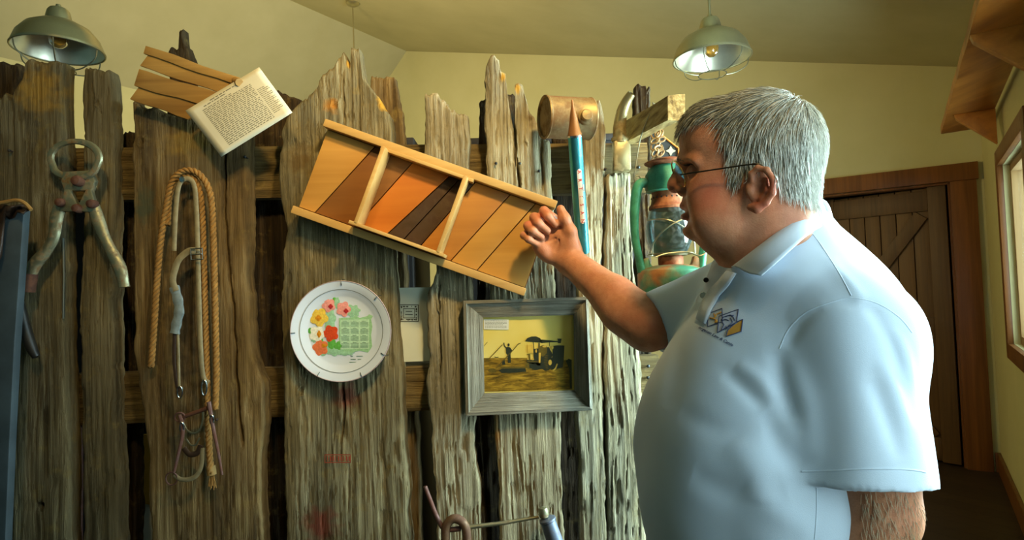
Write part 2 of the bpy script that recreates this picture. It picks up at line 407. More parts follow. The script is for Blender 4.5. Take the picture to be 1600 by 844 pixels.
def brace(u0, h0, u1, h1):
    a = dpos(u0, .008, h0); b = dpos(u1, .008, h1); t = (b - a).normalized(); MB().box((a + b) / 2, ((b - a).length, 0.02, 0.1), (t, Nn, t.cross(Nn) * -1), 0.003).build('brace', DOORF, door)
brace(0.17, DH - .2, DW - .17, 1.16); brace(0.17, .2, DW - .17, .96)
# windows in the right wall; the second and third are unseen and assumed
GLM = m_glass('window_glass', (.95, .98, 1, 1))
for k, (t0, t1) in enumerate(WINDOWS):
    z0, z1 = WIN_Z; wi = bpy.data.objects.new('window_%d' % (k + 1), None); link(wi, None, RP(0, (t0 + t1) / 2, z0)); structure(wi)
    cw = 0.09
    for a, b, h0, h1 in ((t0 - cw, t0, z0 - cw, z1 + cw), (t1, t1 + cw, z0 - cw, z1 + cw), (t0, t1, z1, z1 + cw), (t0, t1, z0 - cw, z0)):
        MB().box(RP(0.014, (a + b) / 2, (h0 + h1) / 2), (0.028, b - a, h1 - h0), AXB, 0.004).build('casing', TRIM, wi)
    fr = 0.045
    for a, b, h0, h1 in ((t0, t0 + fr, z0, z1), (t1 - fr, t1, z0, z1), (t0, t1, z1 - fr, z1), (t0, t1, z0, z0 + fr), ((t0 + t1) / 2 - .02, (t0 + t1) / 2 + .02, z0, z1)):
        MB().box(RP(-0.06, (a + b) / 2, (h0 + h1) / 2), (0.06, b - a, h1 - h0), AXB, 0.003).build('sash', m_wood('sash_wood', C8(140, 108, 66), C8(164, 130, 84), 'z') if 'sash_wood' not in bpy.data.materials else bpy.data.materials['sash_wood'], wi)
    for a, b in ((t0 + fr, (t0 + t1) / 2 - .02), ((t0 + t1) / 2 + .02, t1 - fr)):
        MB().box(RP(-0.06, (a + b) / 2, (z0 + z1) / 2), (0.004, b - a, z1 - z0 - 2 * fr), AXB).build('pane', GLM, wi)
# slab shelf high on the window wall, on triangular wooden brackets
SLAB = m_wood('slab_wood', C8(140, 80, 28), C8(222, 146, 62), 'y', 0.35, 14, 0.5)
shA = on_plane(1470, 210, RP(0.27, 0, 0), P_DIR); tsh = -(shA - CORNER).dot(D_DIR); hsh = shA.z     # front far corner
sh = thing('wall_shelf', RP(0, tsh + 1.2, hsh), 'thick slab wood shelf on triangular brackets above the window', 'shelf')
o = []
for k in range(25): o.append(RP(0.27 - .0025 * k + .0012 * math.sin(k * 1.3), tsh + k * 0.1, hsh))
o += [RP(0.03, tsh + 2.4, hsh), RP(0.03, tsh + .02, hsh)]
MB().prism(o, (0, 0, 0.05), 0.006).build('slab', SLAB, sh)
for tt in (tsh + .50, tsh + 1.9):
    MB().prism([RP(0.03, tt, hsh), RP(0.22, tt, hsh), RP(0.21, tt, hsh - .03), RP(0.03, tt, hsh - .20)], D_DIR * -0.045, 0.004).build('bracket', SLAB, sh)

# ------------------------------------------------------------------ barn-board fence
YF = 1.40
WOOD = [m_weathered('barn_wood_a', C8(54, 42, 24), C8(122, 100, 62), C8(172, 150, 104), streak=.5),
        m_weathered('barn_wood_b', C8(46, 40, 26), C8(112, 100, 70), C8(162, 150, 116), streak=.55),
        m_weathered('barn_wood_c', C8(74, 64, 44), C8(172, 160, 124), C8(216, 208, 180)),
        m_weathered('barn_wood_d', C8(50, 44, 28), C8(130, 118, 84), C8(184, 172, 134), streak=.8)]
WOOD_DK = m_weathered('barn_wood_dark_shaded', C8(26, 20, 12), C8(62, 48, 28), C8(96, 78, 48))  # dark back boards; the shade behind the rails is included in the colour
WOOD_H = m_weathered('barn_wood_rail', C8(48, 38, 20), C8(116, 96, 56), C8(156, 136, 90), 'x')
fence = thing('plank_fence', (0, YF, 0), 'tall fence of jagged weathered barn planks nailed to rails', 'fence')

def plank(left, right, top, mat, y0=YF, thick=0.04, seed=0, cracks=(), res=0.0028, amp=1.0, knots=(), name='plank', parent=None, holes=()):
    Lz = [(P(x, y, y0).z, P(x, y, y0).x) for y, x in left]; Rz = [(P(x, y, y0).z, P(x, y, y0).x) for y, x in right]
    Lz.sort(); Rz.sort()
    Lf = lambda z: np.interp(z, [a for a, b in Lz], [b for a, b in Lz]); Rf = lambda z: np.interp(z, [a for a, b in Rz], [b for a, b in Rz])
    tp = []
    for x, y in top:
        q_ = P(x, y, y0); tp.append(((q_.x - Lf(q_.z)) / (Rf(q_.z) - Lf(q_.z)), q_.z))
    tp[0] = (0, tp[0][1]); tp[-1] = (1, tp[-1][1]); tp = sorted(tp)
    wid = float(Rf(1.2) - Lf(1.2)); nx = max(14, int(wid / res))
    e = np.array([0, .0015, .003, .0055, .0085]) / wid
    u = np.concatenate([e, np.linspace(e[-1], 1 - e[-1], nx)[1:-1], (1 - e)[::-1]])
    T = np.interp(u, [a for a, b in tp], [b for a, b in tp])
    T = T + (vn(u * wid / .006, u * 0, seed + 5) - .5) * .008
    zt = float(T.max()); z0 = 0.0
    zz = np.concatenate([np.linspace(z0, .82, 6), np.linspace(.83, zt, int((zt - .83) / .0075))]); vv = (zz - z0) / (zt - z0)
    UU, VV = np.meshgrid(u, vv); ZZ = z0 + VV * (T[None, :] - z0)
    wob = lambda s: (vn(ZZ / .05, ZZ * 0, s) - .5) * .006 + (vn(ZZ / .012, ZZ * 0, s + 1) - .5) * .003
    l = Lf(ZZ) + wob(seed + 11); r = Rf(ZZ) + wob(seed + 23)
    XX = l + (r - l) * UU
    gx = XX + (vn(XX / .06, ZZ / .22, seed + 3) - .5) * .016
    for kx, ky, kr in knots:
        k3 = P(kx, ky, y0); rr = np.sqrt((XX - k3.x) ** 2 + ((ZZ - k3.z) * .5) ** 2) + 1e-6; gx = gx + (XX - k3.x) / rr * kr * np.exp(-(rr / (kr * 2.2)) ** 2) * 1.2
    d = .0022 * (vn(gx / .0055, ZZ / .20, seed) - .5) + .0022 * (vn(gx / .014, ZZ / .35, seed + 1) - .5) + .0045 * (vn(gx / .06, ZZ / .16, seed + 2) - .5)
    ch = vn(gx / .02, ZZ / .05, seed + 9); d = d - .004 * np.clip(ch - .72, 0, 1) / .28
    fine = vn(gx / .003, ZZ / .05, seed + 15); d = d - .0022 * (fine > .8)
    d = d * amp
    for kx, ky, kr in knots:
        k3 = P(kx, ky, y0); rr = np.sqrt((XX - k3.x) ** 2 + ((ZZ - k3.z) * .8) ** 2) / kr; d = d + .004 * np.exp(-(rr - .9) ** 2 * 12) - .004 * np.exp(-rr * rr * 3)
    for cpts, cw_, cdp in cracks:
        cz = sorted((P(x, y, y0).z, P(x, y, y0).x) for x, y in cpts)
        cx = np.interp(ZZ, [a for a, b in cz], [b for a, b in cz]) + (vn(ZZ / .02, ZZ * 0, seed + 31) - .5) * .004
        inside = np.clip((ZZ - cz[0][0]) / .03, 0, 1) * np.clip((cz[-1][0] - ZZ) / .03, 0, 1)
        d = d - cdp * np.clip(1 - np.abs(XX - cx) / cw_, 0, 1) * inside
    for hx, hy, hr in holes:
        h3 = P(hx, hy, y0); rr = np.sqrt((XX - h3.x) ** 2 + (ZZ - h3.z) ** 2) / hr; d = d - .02 * np.clip(1.3 - rr, 0, 1) ** .5 * (rr < 1.3)
    ed = np.minimum(UU, 1 - UU) * (r - l); er = .008
    d = d - er * (1 - np.sqrt(np.clip(1 - np.clip(1 - ed / er, 0, 1) ** 2, 0, 1)))
    et = (T[None, :] - ZZ); d = d - .006 * np.clip(1 - et / .008, 0, 1) ** 2
    n_r, n_c = XX.shape
    YY = y0 - np.clip(d, -thick * .8, .02)
    front = np.stack([XX, YY, ZZ], -1).reshape(-1, 3); back = np.stack([XX, np.full_like(XX, y0 + thick), ZZ], -1).reshape(-1, 3)
    idx = np.arange(n_r * n_c).reshape(n_r, n_c); off = n_r * n_c
    fq = np.stack([idx[:-1, :-1], idx[:-1, 1:], idx[1:, 1:], idx[1:, :-1]], -1).reshape(-1, 4)
    bq = fq[:, ::-1] + off
    def rim(a): return np.stack([a[:-1], a[1:], a[1:] + off, a[:-1] + off], -1)
    sides = np.concatenate([rim(idx[0, ::-1]), rim(idx[:, 0]), rim(idx[-1, :]), rim(idx[::-1, -1])])
    return mesh(name, np.concatenate([front, back]), np.concatenate([fq, bq, sides]), mat, parent or fence, 60)

NAILM = m_metal('dark_nail', C8(60, 64, 66), 0.5, 1.0, C8(70, 44, 28), 0.4)
def nail(px, py, par, y=YF, r=.0035):
    q_ = P(px, py, y); MB().lathe([(r * .4, .02), (r * .5, -.003), (r, -.004), (r, -.006), (r * .6, -.0075), (0, -.008)], q_, (0, 1, 0), 8).build('nail', NAILM, par)

b1 = plank([(90, -45), (844, -40)], [(90, 96), (300, 97), (500, 98), (640, 102), (700, 105), (844, 107)],
    [(-45, 160), (0, 152), (7, 142), (14, 150), (20, 149), (26, 132), (34, 118), (40, 94), (50, 91), (60, 94), (66, 99), (74, 94), (84, 92), (90, 99), (96, 94)], WOOD[1], seed=1, amp=.75, holes=((63, 790, .006),), thick=.045)
b2 = plank([(105, 126), (300, 129), (500, 125), (844, 128)], [(105, 172), (145, 176), (420, 176), (600, 178), (760, 184), (844, 186)],
    [(126, 104), (150, 107), (160, 110), (170, 108), (176, 118)], WOOD[1], YF + .012, .04, 2, knots=((152, 160, .008),))
b3 = plank([(152, 206), (300, 206), (540, 208), (575, 214), (640, 222), (720, 230), (844, 236)],
    [(165, 383), (300, 386), (430, 386), (560, 395), (600, 409), (650, 412), (720, 405), (844, 408)],
    [(206, 152), (214, 164), (224, 171), (238, 166), (250, 175), (264, 180), (296, 182), (320, 170), (350, 176), (383, 180)], WOOD[0], seed=3, amp=.7,
    cracks=((((352, 200), (350, 330), (363, 480), (372, 640), (380, 700)), .004, .02),), knots=((222, 222, .010),), thick=.045)
b4 = plank([(188, 443), (208, 437), (222, 441), (242, 435), (270, 437), (300, 433), (330, 443), (360, 447), (395, 440), (600, 440), (700, 443), (844, 447)],
    [(188, 610), (228, 612), (330, 613), (420, 617), (500, 621), (560, 626), (640, 630), (720, 634), (844, 640)],
    [(443, 192), (457, 168), (477, 154), (494, 135), (500, 121), (512, 108), (521, 104), (523, 97), (529, 88), (537, 79), (541, 92), (545, 107), (546.5, 100), (547.5, 73), (561, 74), (562, 95), (565, 114), (571, 124), (582, 138), (590, 150), (596, 162), (604, 174), (610, 188)], WOOD[3], seed=4,
    cracks=((((536, 105), (538, 200), (541, 300)), .003, .008), (((536, 590), (538, 650), (533, 700)), .003, .012)), knots=((551, 181, .007), (523, 165, .010), (470, 612, .009)), thick=.05, res=.0026)
b5 = plank([(145, 665), (214, 665), (250, 663), (420, 680), (440, 676), (462, 668), (480, 667), (560, 669), (600, 667), (707, 676), (760, 679), (844, 684)],
    [(176, 731), (221, 733), (300, 734), (430, 738), (560, 741), (652, 744), (698, 741), (756, 749), (844, 751)],
    [(665, 145), (676, 146), (683, 144), (688, 151), (696, 155), (704, 170), (711, 172), (718, 178), (724, 176), (731, 177)], WOOD[2], seed=5, cracks=((((685, 430), (687, 520), (688, 600)), .003, .015),), thick=.045, amp=1.3)
b6 = plank([(120, 758), (198, 756), (252, 760), (330, 764), (430, 766), (560, 768), (650, 772), (744, 778), (844, 780)],
    [(212, 859), (224, 861), (280, 863), (400, 868), (560, 872), (642, 876), (773, 879), (844, 881)],
    [(758, 120), (761, 101), (764, 92), (768, 82), (774, 87), (781, 94), (783, 111), (791, 115), (792, 146), (797, 175), (802, 200), (803.5, 198), (804, 130), (808, 128), (817, 134), (822, 156), (826, 173), (835, 182), (841, 196), (844, 212), (852, 214), (859, 220)], WOOD[2], seed=6,
    cracks=((((803, 190), (806, 240), (812, 300), (816, 420)), .004, .03), (((846, 215), (848, 300)), .003, .01)), knots=((822, 225, .004),), thick=.045, res=.0024)
b7 = plank([(160, 910), (300, 908), (420, 904), (642, 901), (744, 906), (844, 909)], [(160, 943), (200, 946), (273, 945), (420, 941), (640, 944), (844, 948)],
    [(910, 190), (916, 176), (924, 161), (932, 157), (937, 155), (941, 160), (943, 175)], WOOD[2], seed=7, thick=.045)
b8 = plank([(270, 948), (420, 942.5), (640, 945.5), (844, 949.5)], [(268, 986), (300, 986), (415, 991), (520, 999), (600, 1004), (640, 1007), (844, 1012)],
    [(948, 277), (954, 272), (960, 268), (972, 267), (986, 268)], WOOD[2], seed=8, thick=.045, amp=1.2)
for n_, pts in ((b6, ((775, 256), (812, 256), (842, 268))), (b5, ((713, 260),)), (b7, ((945, 265),)), (b1, ((17, 236),)), (b3, ((384, 246), (340, 655))), (b4, ((610, 250),))):
    for a in pts: nail(*a, n_, YF - .003)
# boards on the back of the rails
YB = YF + .10
plank([(96, -40), (844, -40)], [(96, 27), (115, 30), (130, 24), (150, 20), (844, 20)], [(-40, 96), (0, 96), (14, 99), (27, 100)], WOOD_DK, YB, .03, 20, res=.006)
plank([(207, 177), (844, 177)], [(207, 214), (844, 214)], [(177, 222), (183, 212), (192, 206), (203, 205), (214, 207)], WOOD_DK, YB, .03, 21, res=.006)
plank([(70, 262), (844, 250)], [(70, 298), (844, 310)], [(262, 76), (268, 74), (279, 76), (280, 46), (286, 45), (287, 68), (293, 70), (298, 95)], WOOD_DK, YB, .03, 22, res=.004)
plank([(150, 400), (300, 388), (844, 386)], [(150, 470), (844, 452)], [(400, 128), (430, 140), (458, 150), (470, 156)], WOOD_DK, YB, .03, 23, res=.006)
bk1 = plank([(120, 578), (844, 575)], [(120, 617), (180, 628), (222, 630), (420, 634), (640, 652), (844, 660)], [(578, 120), (600, 119), (617, 120)], WOOD[0], YB, .03, 24, res=.004)
plank([(150, 749), (844, 738)], [(150, 806), (844, 786)], [(749, 158), (765, 150), (790, 146), (806, 148)], WOOD_DK, YB, .03, 25, res=.005)
plank([(214, 862), (844, 868)], [(214, 918), (844, 920)], [(862, 214), (890, 213), (918, 214)], WOOD_DK, YB, .03, 26, res=.006)
plank([(130, 993), (844, 993)], [(130, 1017), (844, 1019)], [(993, 133), (998, 130), (1003, 134), (1008, 131), (1011, 140), (1013, 131), (1017, 131)], WOOD_DK, YB, .03, 27, res=.003, amp=2.0)
plank([(430, 741), (640, 744)], [(430, 757), (640, 760)], [(741, 300), (757, 300)], m_wood('new_lath', C8(168, 148, 80), C8(190, 172, 104), 'z'), YF + .035, .01, 29, res=.006, amp=.2, name='lath') if False else None

def rail(poly, seed, y0=YF + .047, thick=.045):
    """poly: top and bottom edge as pixel pairs, left to right"""
    (ax, ay, ay2), (bx, by, by2) = poly
    n = 160; m_ = 22; g = []
    for i in range(n + 1):
        for j in range(m_ + 1):
            f = i / n; x = ax + (bx - ax) * f; t = ay + (by - ay) * f; b = ay2 + (by2 - ay2) * f
            g.append(P(x, b + (t - b) * j / m_, y0))
    g = np.array([tuple(q_) for q_ in g]).reshape(n + 1, m_ + 1, 3)
    d = .005 * (vn(g[..., 2] / .007, g[..., 0] / .2, seed) - .5) + .004 * (vn(g[..., 2] / .02, g[..., 0] / .3, seed + 1) - .5)
    ed = np.minimum(np.arange(m_ + 1), m_ - np.arange(m_ + 1))[None, :]; d = d - .006 * np.clip(1 - ed / 2, 0, 1)
    fr = g.copy(); fr[..., 1] -= d; bk = g.copy(); bk[..., 1] += thick
    idx = np.arange((n + 1) * (m_ + 1)).reshape(n + 1, m_ + 1); off = idx.size
    fq = np.stack([idx[:-1, :-1], idx[1:, :-1], idx[1:, 1:], idx[:-1, 1:]], -1).reshape(-1, 4)
    rim = lambda a: np.stack([a[:-1], a[1:], a[1:] + off, a[:-1] + off], -1)
    sides = np.concatenate([rim(idx[:, -1]), rim(idx[::-1, 0]), rim(idx[0, :]), rim(idx[-1, ::-1])])
    return mesh('rail', np.concatenate([fr.reshape(-1, 3), bk.reshape(-1, 3)]), np.concatenate([fq, fq[:, ::-1] + off, sides[:, ::-1]]), WOOD_H, fence, 60)
plank([(120, -170), (844, -165)], [(120, -58), (400, -54), (844, -50)], [(-170, 140), (-140, 118), (-120, 126), (-90, 104), (-70, 112), (-58, 130)], WOOD[1], seed=33, res=.004)
r1 = rail(((-190, 233, 317), (1012, 222, 300)), 40)
r2 = rail(((-190, 596, 680), (1030, 556, 626)), 44)
for a in ((997, 262), (1004, 285), (1012, 572), (1012, 590)): nail(*a, r1 if a[1] < 400 else r2, YF + .045, .004)
# square peg of old timber jutting out of the fence; the lantern hangs from it
bc = P(1057, 168, 1.13); ba = P(984, 208, YF + .05); t_ = (bc - ba).normalized()
side_ = t_.cross(UP).normalized(); up_ = side_.cross(t_)
hw, hh = .0165, .0245
bk_ = MB()
sec = [(-hw, -hh * .55), (-hw * .35, -hh), (hw, -hh * .95), (hw, hh * .9), (-hw * .2, hh), (-hw, hh)]
for q_, k in ((ba, 1.1), (ba.lerp(bc, .3), 1.08), (ba.lerp(bc, .65), 1.0), (bc, 1.0)): bk_.v += [q_ + side_ * a * k + up_ * b * k for a, b in sec]
for i in range(3):
    for j in range(6): bk_.f.append((i * 6 + j, i * 6 + (j + 1) % 6, i * 6 + 6 + (j + 1) % 6, i * 6 + 6 + j))
bk_.f += [tuple(range(6))[::-1], tuple(range(18, 24))]
M = Mat('peg_timber', .8); g = M.noise(M.vec((90, 8, 90)), 1, 6, .65); M.color(M.ramp(g, [(.3, C8(96, 74, 34)), (.5, C8(168, 142, 84)), (.72, C8(204, 184, 124))])); M.bump(g, .6, .003)
bk_.build('peg', M.m, fence, 30)

def colour_patches(o, spots):
    """fresh breaks, paint marks, rust stains and other yellower or darker patches on one plank"""
    m = o.data.materials[0].copy(); o.data.materials[0] = m; nt = m.node_tree; b = nt.nodes['Principled BSDF']
    src = b.inputs['Base Color'].links[0].from_socket; tc = nt.nodes.new('ShaderNodeTexCoord')
    nz = nt.nodes.new('ShaderNodeTexNoise'); nz.inputs['Scale'].default_value = 45; nz.inputs['Detail'].default_value = 5; nt.links.new(tc.outputs['Object'], nz.inputs['Vector'])
    for px, py, rx, rz, col in spots:
        q = P(px, py, YF) - wl(o)
        sub = nt.nodes.new('ShaderNodeVectorMath'); sub.operation = 'SUBTRACT'; nt.links.new(tc.outputs['Object'], sub.inputs[0]); sub.inputs[1].default_value = (q.x, 0, q.z)
        mu = nt.nodes.new('ShaderNodeVectorMath'); mu.operation = 'MULTIPLY'; nt.links.new(sub.outputs[0], mu.inputs[0]); mu.inputs[1].default_value = (1 / rx, 0, 1 / rz)
        ln = nt.nodes.new('ShaderNodeVectorMath'); ln.operation = 'LENGTH'; nt.links.new(mu.outputs[0], ln.inputs[0])
        ad = nt.nodes.new('ShaderNodeMath'); ad.operation = 'MULTIPLY_ADD'; nt.links.new(nz.outputs['Fac'], ad.inputs[0]); ad.inputs[1].default_value = 1.6; nt.links.new(ln.outputs['Value'], ad.inputs[2])
        rp = nt.nodes.new('ShaderNodeValToRGB'); rp.color_ramp.elements[0].position = .45; rp.color_ramp.elements[0].color = (.8, .8, .8, 1); rp.color_ramp.elements[1].position = .75; rp.color_ramp.elements[1].color = (0, 0, 0, 1)
        hf = nt.nodes.new('ShaderNodeMath'); hf.operation = 'MULTIPLY'; hf.inputs[1].default_value = .42; nt.links.new(ad.outputs[0], hf.inputs[0]); nt.links.new(hf.outputs[0], rp.inputs[0])
        mx = nt.nodes.new('ShaderNodeMix'); mx.data_type = 'RGBA'; nt.links.new(rp.outputs[0], mx.inputs[0]); nt.links.new(src, mx.inputs[6]); mx.inputs[7].default_value = col; src = mx.outputs[2]
    nt.links.new(src, b.inputs['Base Color'])
YEL, ORG_, RED_ = C8(214, 164, 50), C8(190, 128, 44), C8(118, 50, 32)
colour_patches(b4, [(518, 165, .022, .022, ORG_), (598, 162, .018, .026, YEL), (544, 98, .006, .02, YEL), (540, 618, .04, .038, RED_), (500, 820, .05, .05, RED_), (470, 250, .04, .05, C8(92, 70, 30))])
colour_patches(b6, [(786, 119, .008, .014, YEL), (809, 140, .007, .018, YEL), (830, 185, .014, .025, C8(96, 74, 36)), (776, 660, .008, .12, C8(150, 104, 46))])
colour_patches(b1, [(60, 140, .07, .07, C8(150, 116, 44)), (90, 270, .03, .07, C8(60, 46, 22))])
colour_patches(b3, [(300, 220, .09, .05, C8(140, 112, 50)), (290, 480, .05, .3, C8(52, 42, 26)), (225, 320, .03, .06, C8(70, 78, 60))])
sm = MB()
for x0, y0, x1, y1 in ((507, 710, 548, 711.5), (507, 722, 548, 723.5), (507, 710, 508.2, 723.5), (547, 710, 548.2, 723.5)) + tuple((511 + k * 4.2, 713, 511 + k * 4.2 + (2.6 if k % 3 else 1.4), 720.5) for k in range(9)):
    sm.add([P(x, y, YF - .007) for x, y in ((x0, y0), (x1, y0), (x1, y1), (x0, y1))], [(3, 2, 1, 0)])
sm.build('red_stencil', m_plain('red_stencil_paint', C8(150, 66, 42), .8), b4, 0)
MB().tube([P(99, 372, YF - .002), P(100, 430, YF - .002), P(99, 498, YF - .002)], .0022, 6).build('metal_edge_strip', m_metal('strip_steel', C8(150, 156, 150), .4, .9), b1)
# ------------------------------------------------------------------ things on the fence
IRON = m_metal('old_iron', C8(150, 148, 120), 0.45, 0.85, C8(120, 92, 58), 0.42, 60, .5)
RUST = m_metal('rust', C8(98, 62, 44), 0.8, 0.2, C8(70, 42, 30), 0.5, 50, .5)
RUSTROD = m_metal('rusted_rod', C8(110, 82, 76), 0.6, 0.5, C8(96, 60, 48), 0.5, 40, .5)
STEEL = m_metal('bright_steel', C8(200, 205, 205), 0.22, 1.0)
WIRE = m_metal('wire', C8(150, 146, 120), 0.4, 0.9)
BLACK = m_plain('black_print', C8(30, 30, 28), 0.7)
PAPER = m_plain('cream_paper', C8(206, 200, 174), 0.8, 0.04, 8)
INK = m_plain('grey_ink', C8(112, 110, 92), 0.9)
FAN = m_wood('split_wood', C8(124, 88, 38), C8(190, 148, 76), 'x', 0.6, 40, .6)
LEATH = m_plain('dark_leather', C8(52, 36, 24), 0.55, 0.3, 30, bump=.4)
STRAP = m_plain('tan_strap', C8(132, 122, 92), 0.6, 0.25, 60, bump=.3)

# splayed split-wood piece with a round knob, behind the typed sheet
Ys = YF - .03
sp = thing('split_wood_shingle', P(290, 135, Ys), 'splayed piece of split shingle wood with round peg end above typed paper', 'shingle')
lft = [(231, 72), (227, 86), (221, 109), (212, 138), (206, 157)]; rgt = [(377, 124), (369, 134), (352, 149), (326, 168), (296, 188)]
for k in range(4):
    dy = (0, .004, .001, .005)[k]; pa, pb = P(*lft[k], Ys + dy), P(*lft[k + 1], Ys + dy); ta, tb = P(*rgt[k], Ys + dy), P(*rgt[k + 1], Ys + dy)
    pa = pa.lerp(pb, .05); pb = pb.lerp(pa, (.03, .16, .06, .02)[k]); tb = tb.lerp(ta, .02)
    if k: pa += Vector((.012 * (k % 2), 0, 0))
    bot = [pb.lerp(tb, f) + Vector((0, 0, .0016 * math.sin(9 * f + k))) for f in (0, .12, .3, .45, .6, .8, 1)]
    top_ = [pa.lerp(ta, f) + Vector((0, 0, .0016 * math.sin(9 * f + k - 1))) for f in (1, .8, .6, .45, .3, .1, 0)]
    MB().prism(bot + top_, (0, -.008, 0), .001).build('slat', FAN, sp, 30)
MB().tube([P(366, 126, Ys + .01), P(374, 129, Ys - .03)], [.0095, .0085], 14).build('peg', FAN, sp)

# typed sheet
Yp = YF - .052
sheet = thing('typed_sheet', P(374, 175, Yp), 'typewritten white sheet of paper tacked up askew by a peg', 'paper')
c00, c10, c11, c01 = P(290, 173, Yp - .006), P(405, 105, Yp), P(457, 176, Yp - .012), P(346, 245, Yp - .004)
def sheet_pt(u, v, lift=0):
    a = c00.lerp(c10, u); b = c01.lerp(c11, u); return a.lerp(b, v) + Vector((0, -.006 * math.sin(pi * u) * math.sin(pi * v) - lift, 0))
v_, f_ = [], []
for i in range(13):
    for j in range(13): v_.append(sheet_pt(i / 12, j / 12))
for i in range(12):
    for j in range(12): f_.append((i * 13 + j, i * 13 + j + 1, i * 13 + j + 14, i * 13 + j + 13))
pp = mesh('sheet', v_, f_, PAPER, sheet)
sd = pp.modifiers.new('t', 'SOLIDIFY'); sd.thickness = .0006; sd.offset = 1
tx = MB()
def words(mb, fn, u0, u1, v, h, seed, gap=.012, fill=(.02, .07)):
    rr = random.Random(seed); u = u0
    while u < u1:
        w_ = min(rr.uniform(*fill), u1 - u)
        mb.add([fn(u, v), fn(u + w_, v), fn(u + w_, v + h), fn(u, v + h)], [(0, 1, 2, 3)]); u += w_ + gap
fn = lambda u, v: sheet_pt(u, v, .0008)
for k in range(24):
    v = .155 + k * .032
    u1 = .80 if k < 9 else (.80 if k % 3 else .76)
    if k > 9: u1 = .80
    words(tx, fn, .16, u1 - (.25 if k in (0,) else 0), v, .013, k)
for k, (a, b) in enumerate(((.3, .66), (.2, .5))): words(tx, fn, a, b, .06 + k * .04, .017, 70 + k)
for k in range(16): words(tx, fn, .82, .82 + (.14 if k % 3 else .09), .34 + k * .033, .011, 90 + k, .006, (.02, .05))
tx.build('typed_text', INK, sheet, 0)

# dehorning pincers
Yd = YF - .035
pc = thing('iron_pincers', P(120, 330, Yd), 'heavy iron pincers with round jaws and long curved handles hung open', 'pincers')
def ring_half(sgn):
    pts = []
    for k in range(15):
        a = pi / 2 + sgn * (pi * .97) * k / 14
        pts.append(P(117 + 38 * math.cos(a), 247 - 26 * math.sin(a) + (5 if k > 9 else 0), Yd + .006 * sgn))
    return pts
for sgn in (1, -1):
    pts = ring_half(sgn); MB().tube(pts, [.0052 + .0020 * abs(math.sin(k * .22)) for k in range(15)], 8, flat=(.8, 1.2)).build('jaw', IRON, pc)
MB().prism([P(x, y, Yd - .004) for x, y in ((98, 268), (140, 266), (148, 282), (143, 298), (100, 298), (95, 284))], (0, .014, 0), .003).build('plate', IRON, pc)
for s_, pts in ((1, ((100, 296), (96, 318), (92, 330), (122, 330), (120, 318), (108, 296))), (-1, ((142, 296), (148, 320), (150, 332), (122, 330), (123, 318), (134, 296)))):
    MB().prism([P(x, y, Yd - .010) for x, y in pts], (0, .012, 0), .002).build('link', IRON, pc)
for path in (((94, 322), (88, 345), (84, 372), (70, 395), (54, 414), (46, 436), (44, 454)), ((146, 322), (155, 348), (164, 372), (176, 396), (187, 418), (192, 436), (194, 449))):
    pts = smooth_path([P(x, y, Yd) for x, y in path], 5); n = len(pts)
    MB().tube(pts, [.0135 + .0012 * math.sin(k * .4) for k in range(n)], 12, flat=(.7, 1.0)).build('handle', IRON, pc)
MB().tube([P(48, 428, Yd), P(44, 456, Yd)], [.0145, .0135], 12).build('grip', RUST, pc)
for x, y, r in ((122, 283, .012), (96, 317, .010), (144.5, 319, .010), (122, 326, .010)):
    MB().lathe([(r, .008), (r, -.006), (r * .8, -.011), (r * .4, -.013), (0, -.0135)], P(x, y, Yd - .010), (0, 1, 0), 14).build('rivet', RUST, pc)

# blue-grey board leaning at the end, leather scrap over its top, and a black-handled knife
Yl = YF - .09
ln = tag(MB().prism([P(x, y, Yl) for x, y in ((-40, 330), (37, 326), (30, 430), (22, 540), (14, 700), (8, 844), (0, 1200), (-60, 1200))], (0, .02, 0), .003).build('leaning_board', m_plain('blue_grey_paint', C8(58, 68, 72), .6, .3, 12), None), 'blue-grey painted board leaning against the fence beside the iron pincers', 'board')
lt = thing('leather_scrap', P(10, 340, Yl - .02), 'dark brown leather scrap with pale rolled edge over the blue-grey board', 'leather')
v_, f_ = [], []
for i in range(15):
    for j in range(9):
        x = -30 + 78 * i / 14; y0 = 318 - 5 * math.sin(i * .5) + (10 if i > 12 else 0); y1 = 345 + (70 if i < 7 else 10) - i * 2 + 5 * math.sin(i * 1.7)
        v_.append(P(x, y0 + (y1 - y0) * j / 8, Yl - .012 - .012 * math.sin(i * .9 + j * .5)))
for i in range(14):
    for j in range(8): f_.append((i * 9 + j, i * 9 + j + 1, i * 9 + j + 10, i * 9 + j + 9))
fl_ = mesh('flap', v_, f_, LEATH, lt, 180); sd = fl_.modifiers.new('t', 'SOLIDIFY'); sd.thickness = .004
MB().tube(smooth_path([P(x, y, Yl - .022) for x, y in ((-30, 318), (0, 317), (24, 313), (38, 317), (49, 328))], 5), .004, 8).build('rolled_edge', m_plain('raw_hide', C8(150, 112, 58), .6), lt)
kn = thing('black_handled_knife', P(42, 510, YF - .03), 'knife with worn black wooden handle hanging below the pincers', 'knife')
MB().tube(smooth_path([P(x, y, YF - .035) for x, y in ((31, 470), (35, 495), (41, 520), (50, 545), (57, 558))], 5), [.008 + .004 * math.sin(k * .16) for k in range(21)], 12).build('handle', m_plain('worn_black_wood', C8(34, 32, 28), .4, .5, 35, bump=.3), kn)
MB().tube([P(28, 458, YF - .032), P(31, 472, YF - .035)], [.0085, .009], 12).build('ferrule', STEEL, kn)
MB().prism([P(x, y, YF - .016) for x, y in ((27, 459), (34, 458), (30, 405), (22, 370), (20, 400))], (0, .003, 0)).build('blade', IRON, kn)

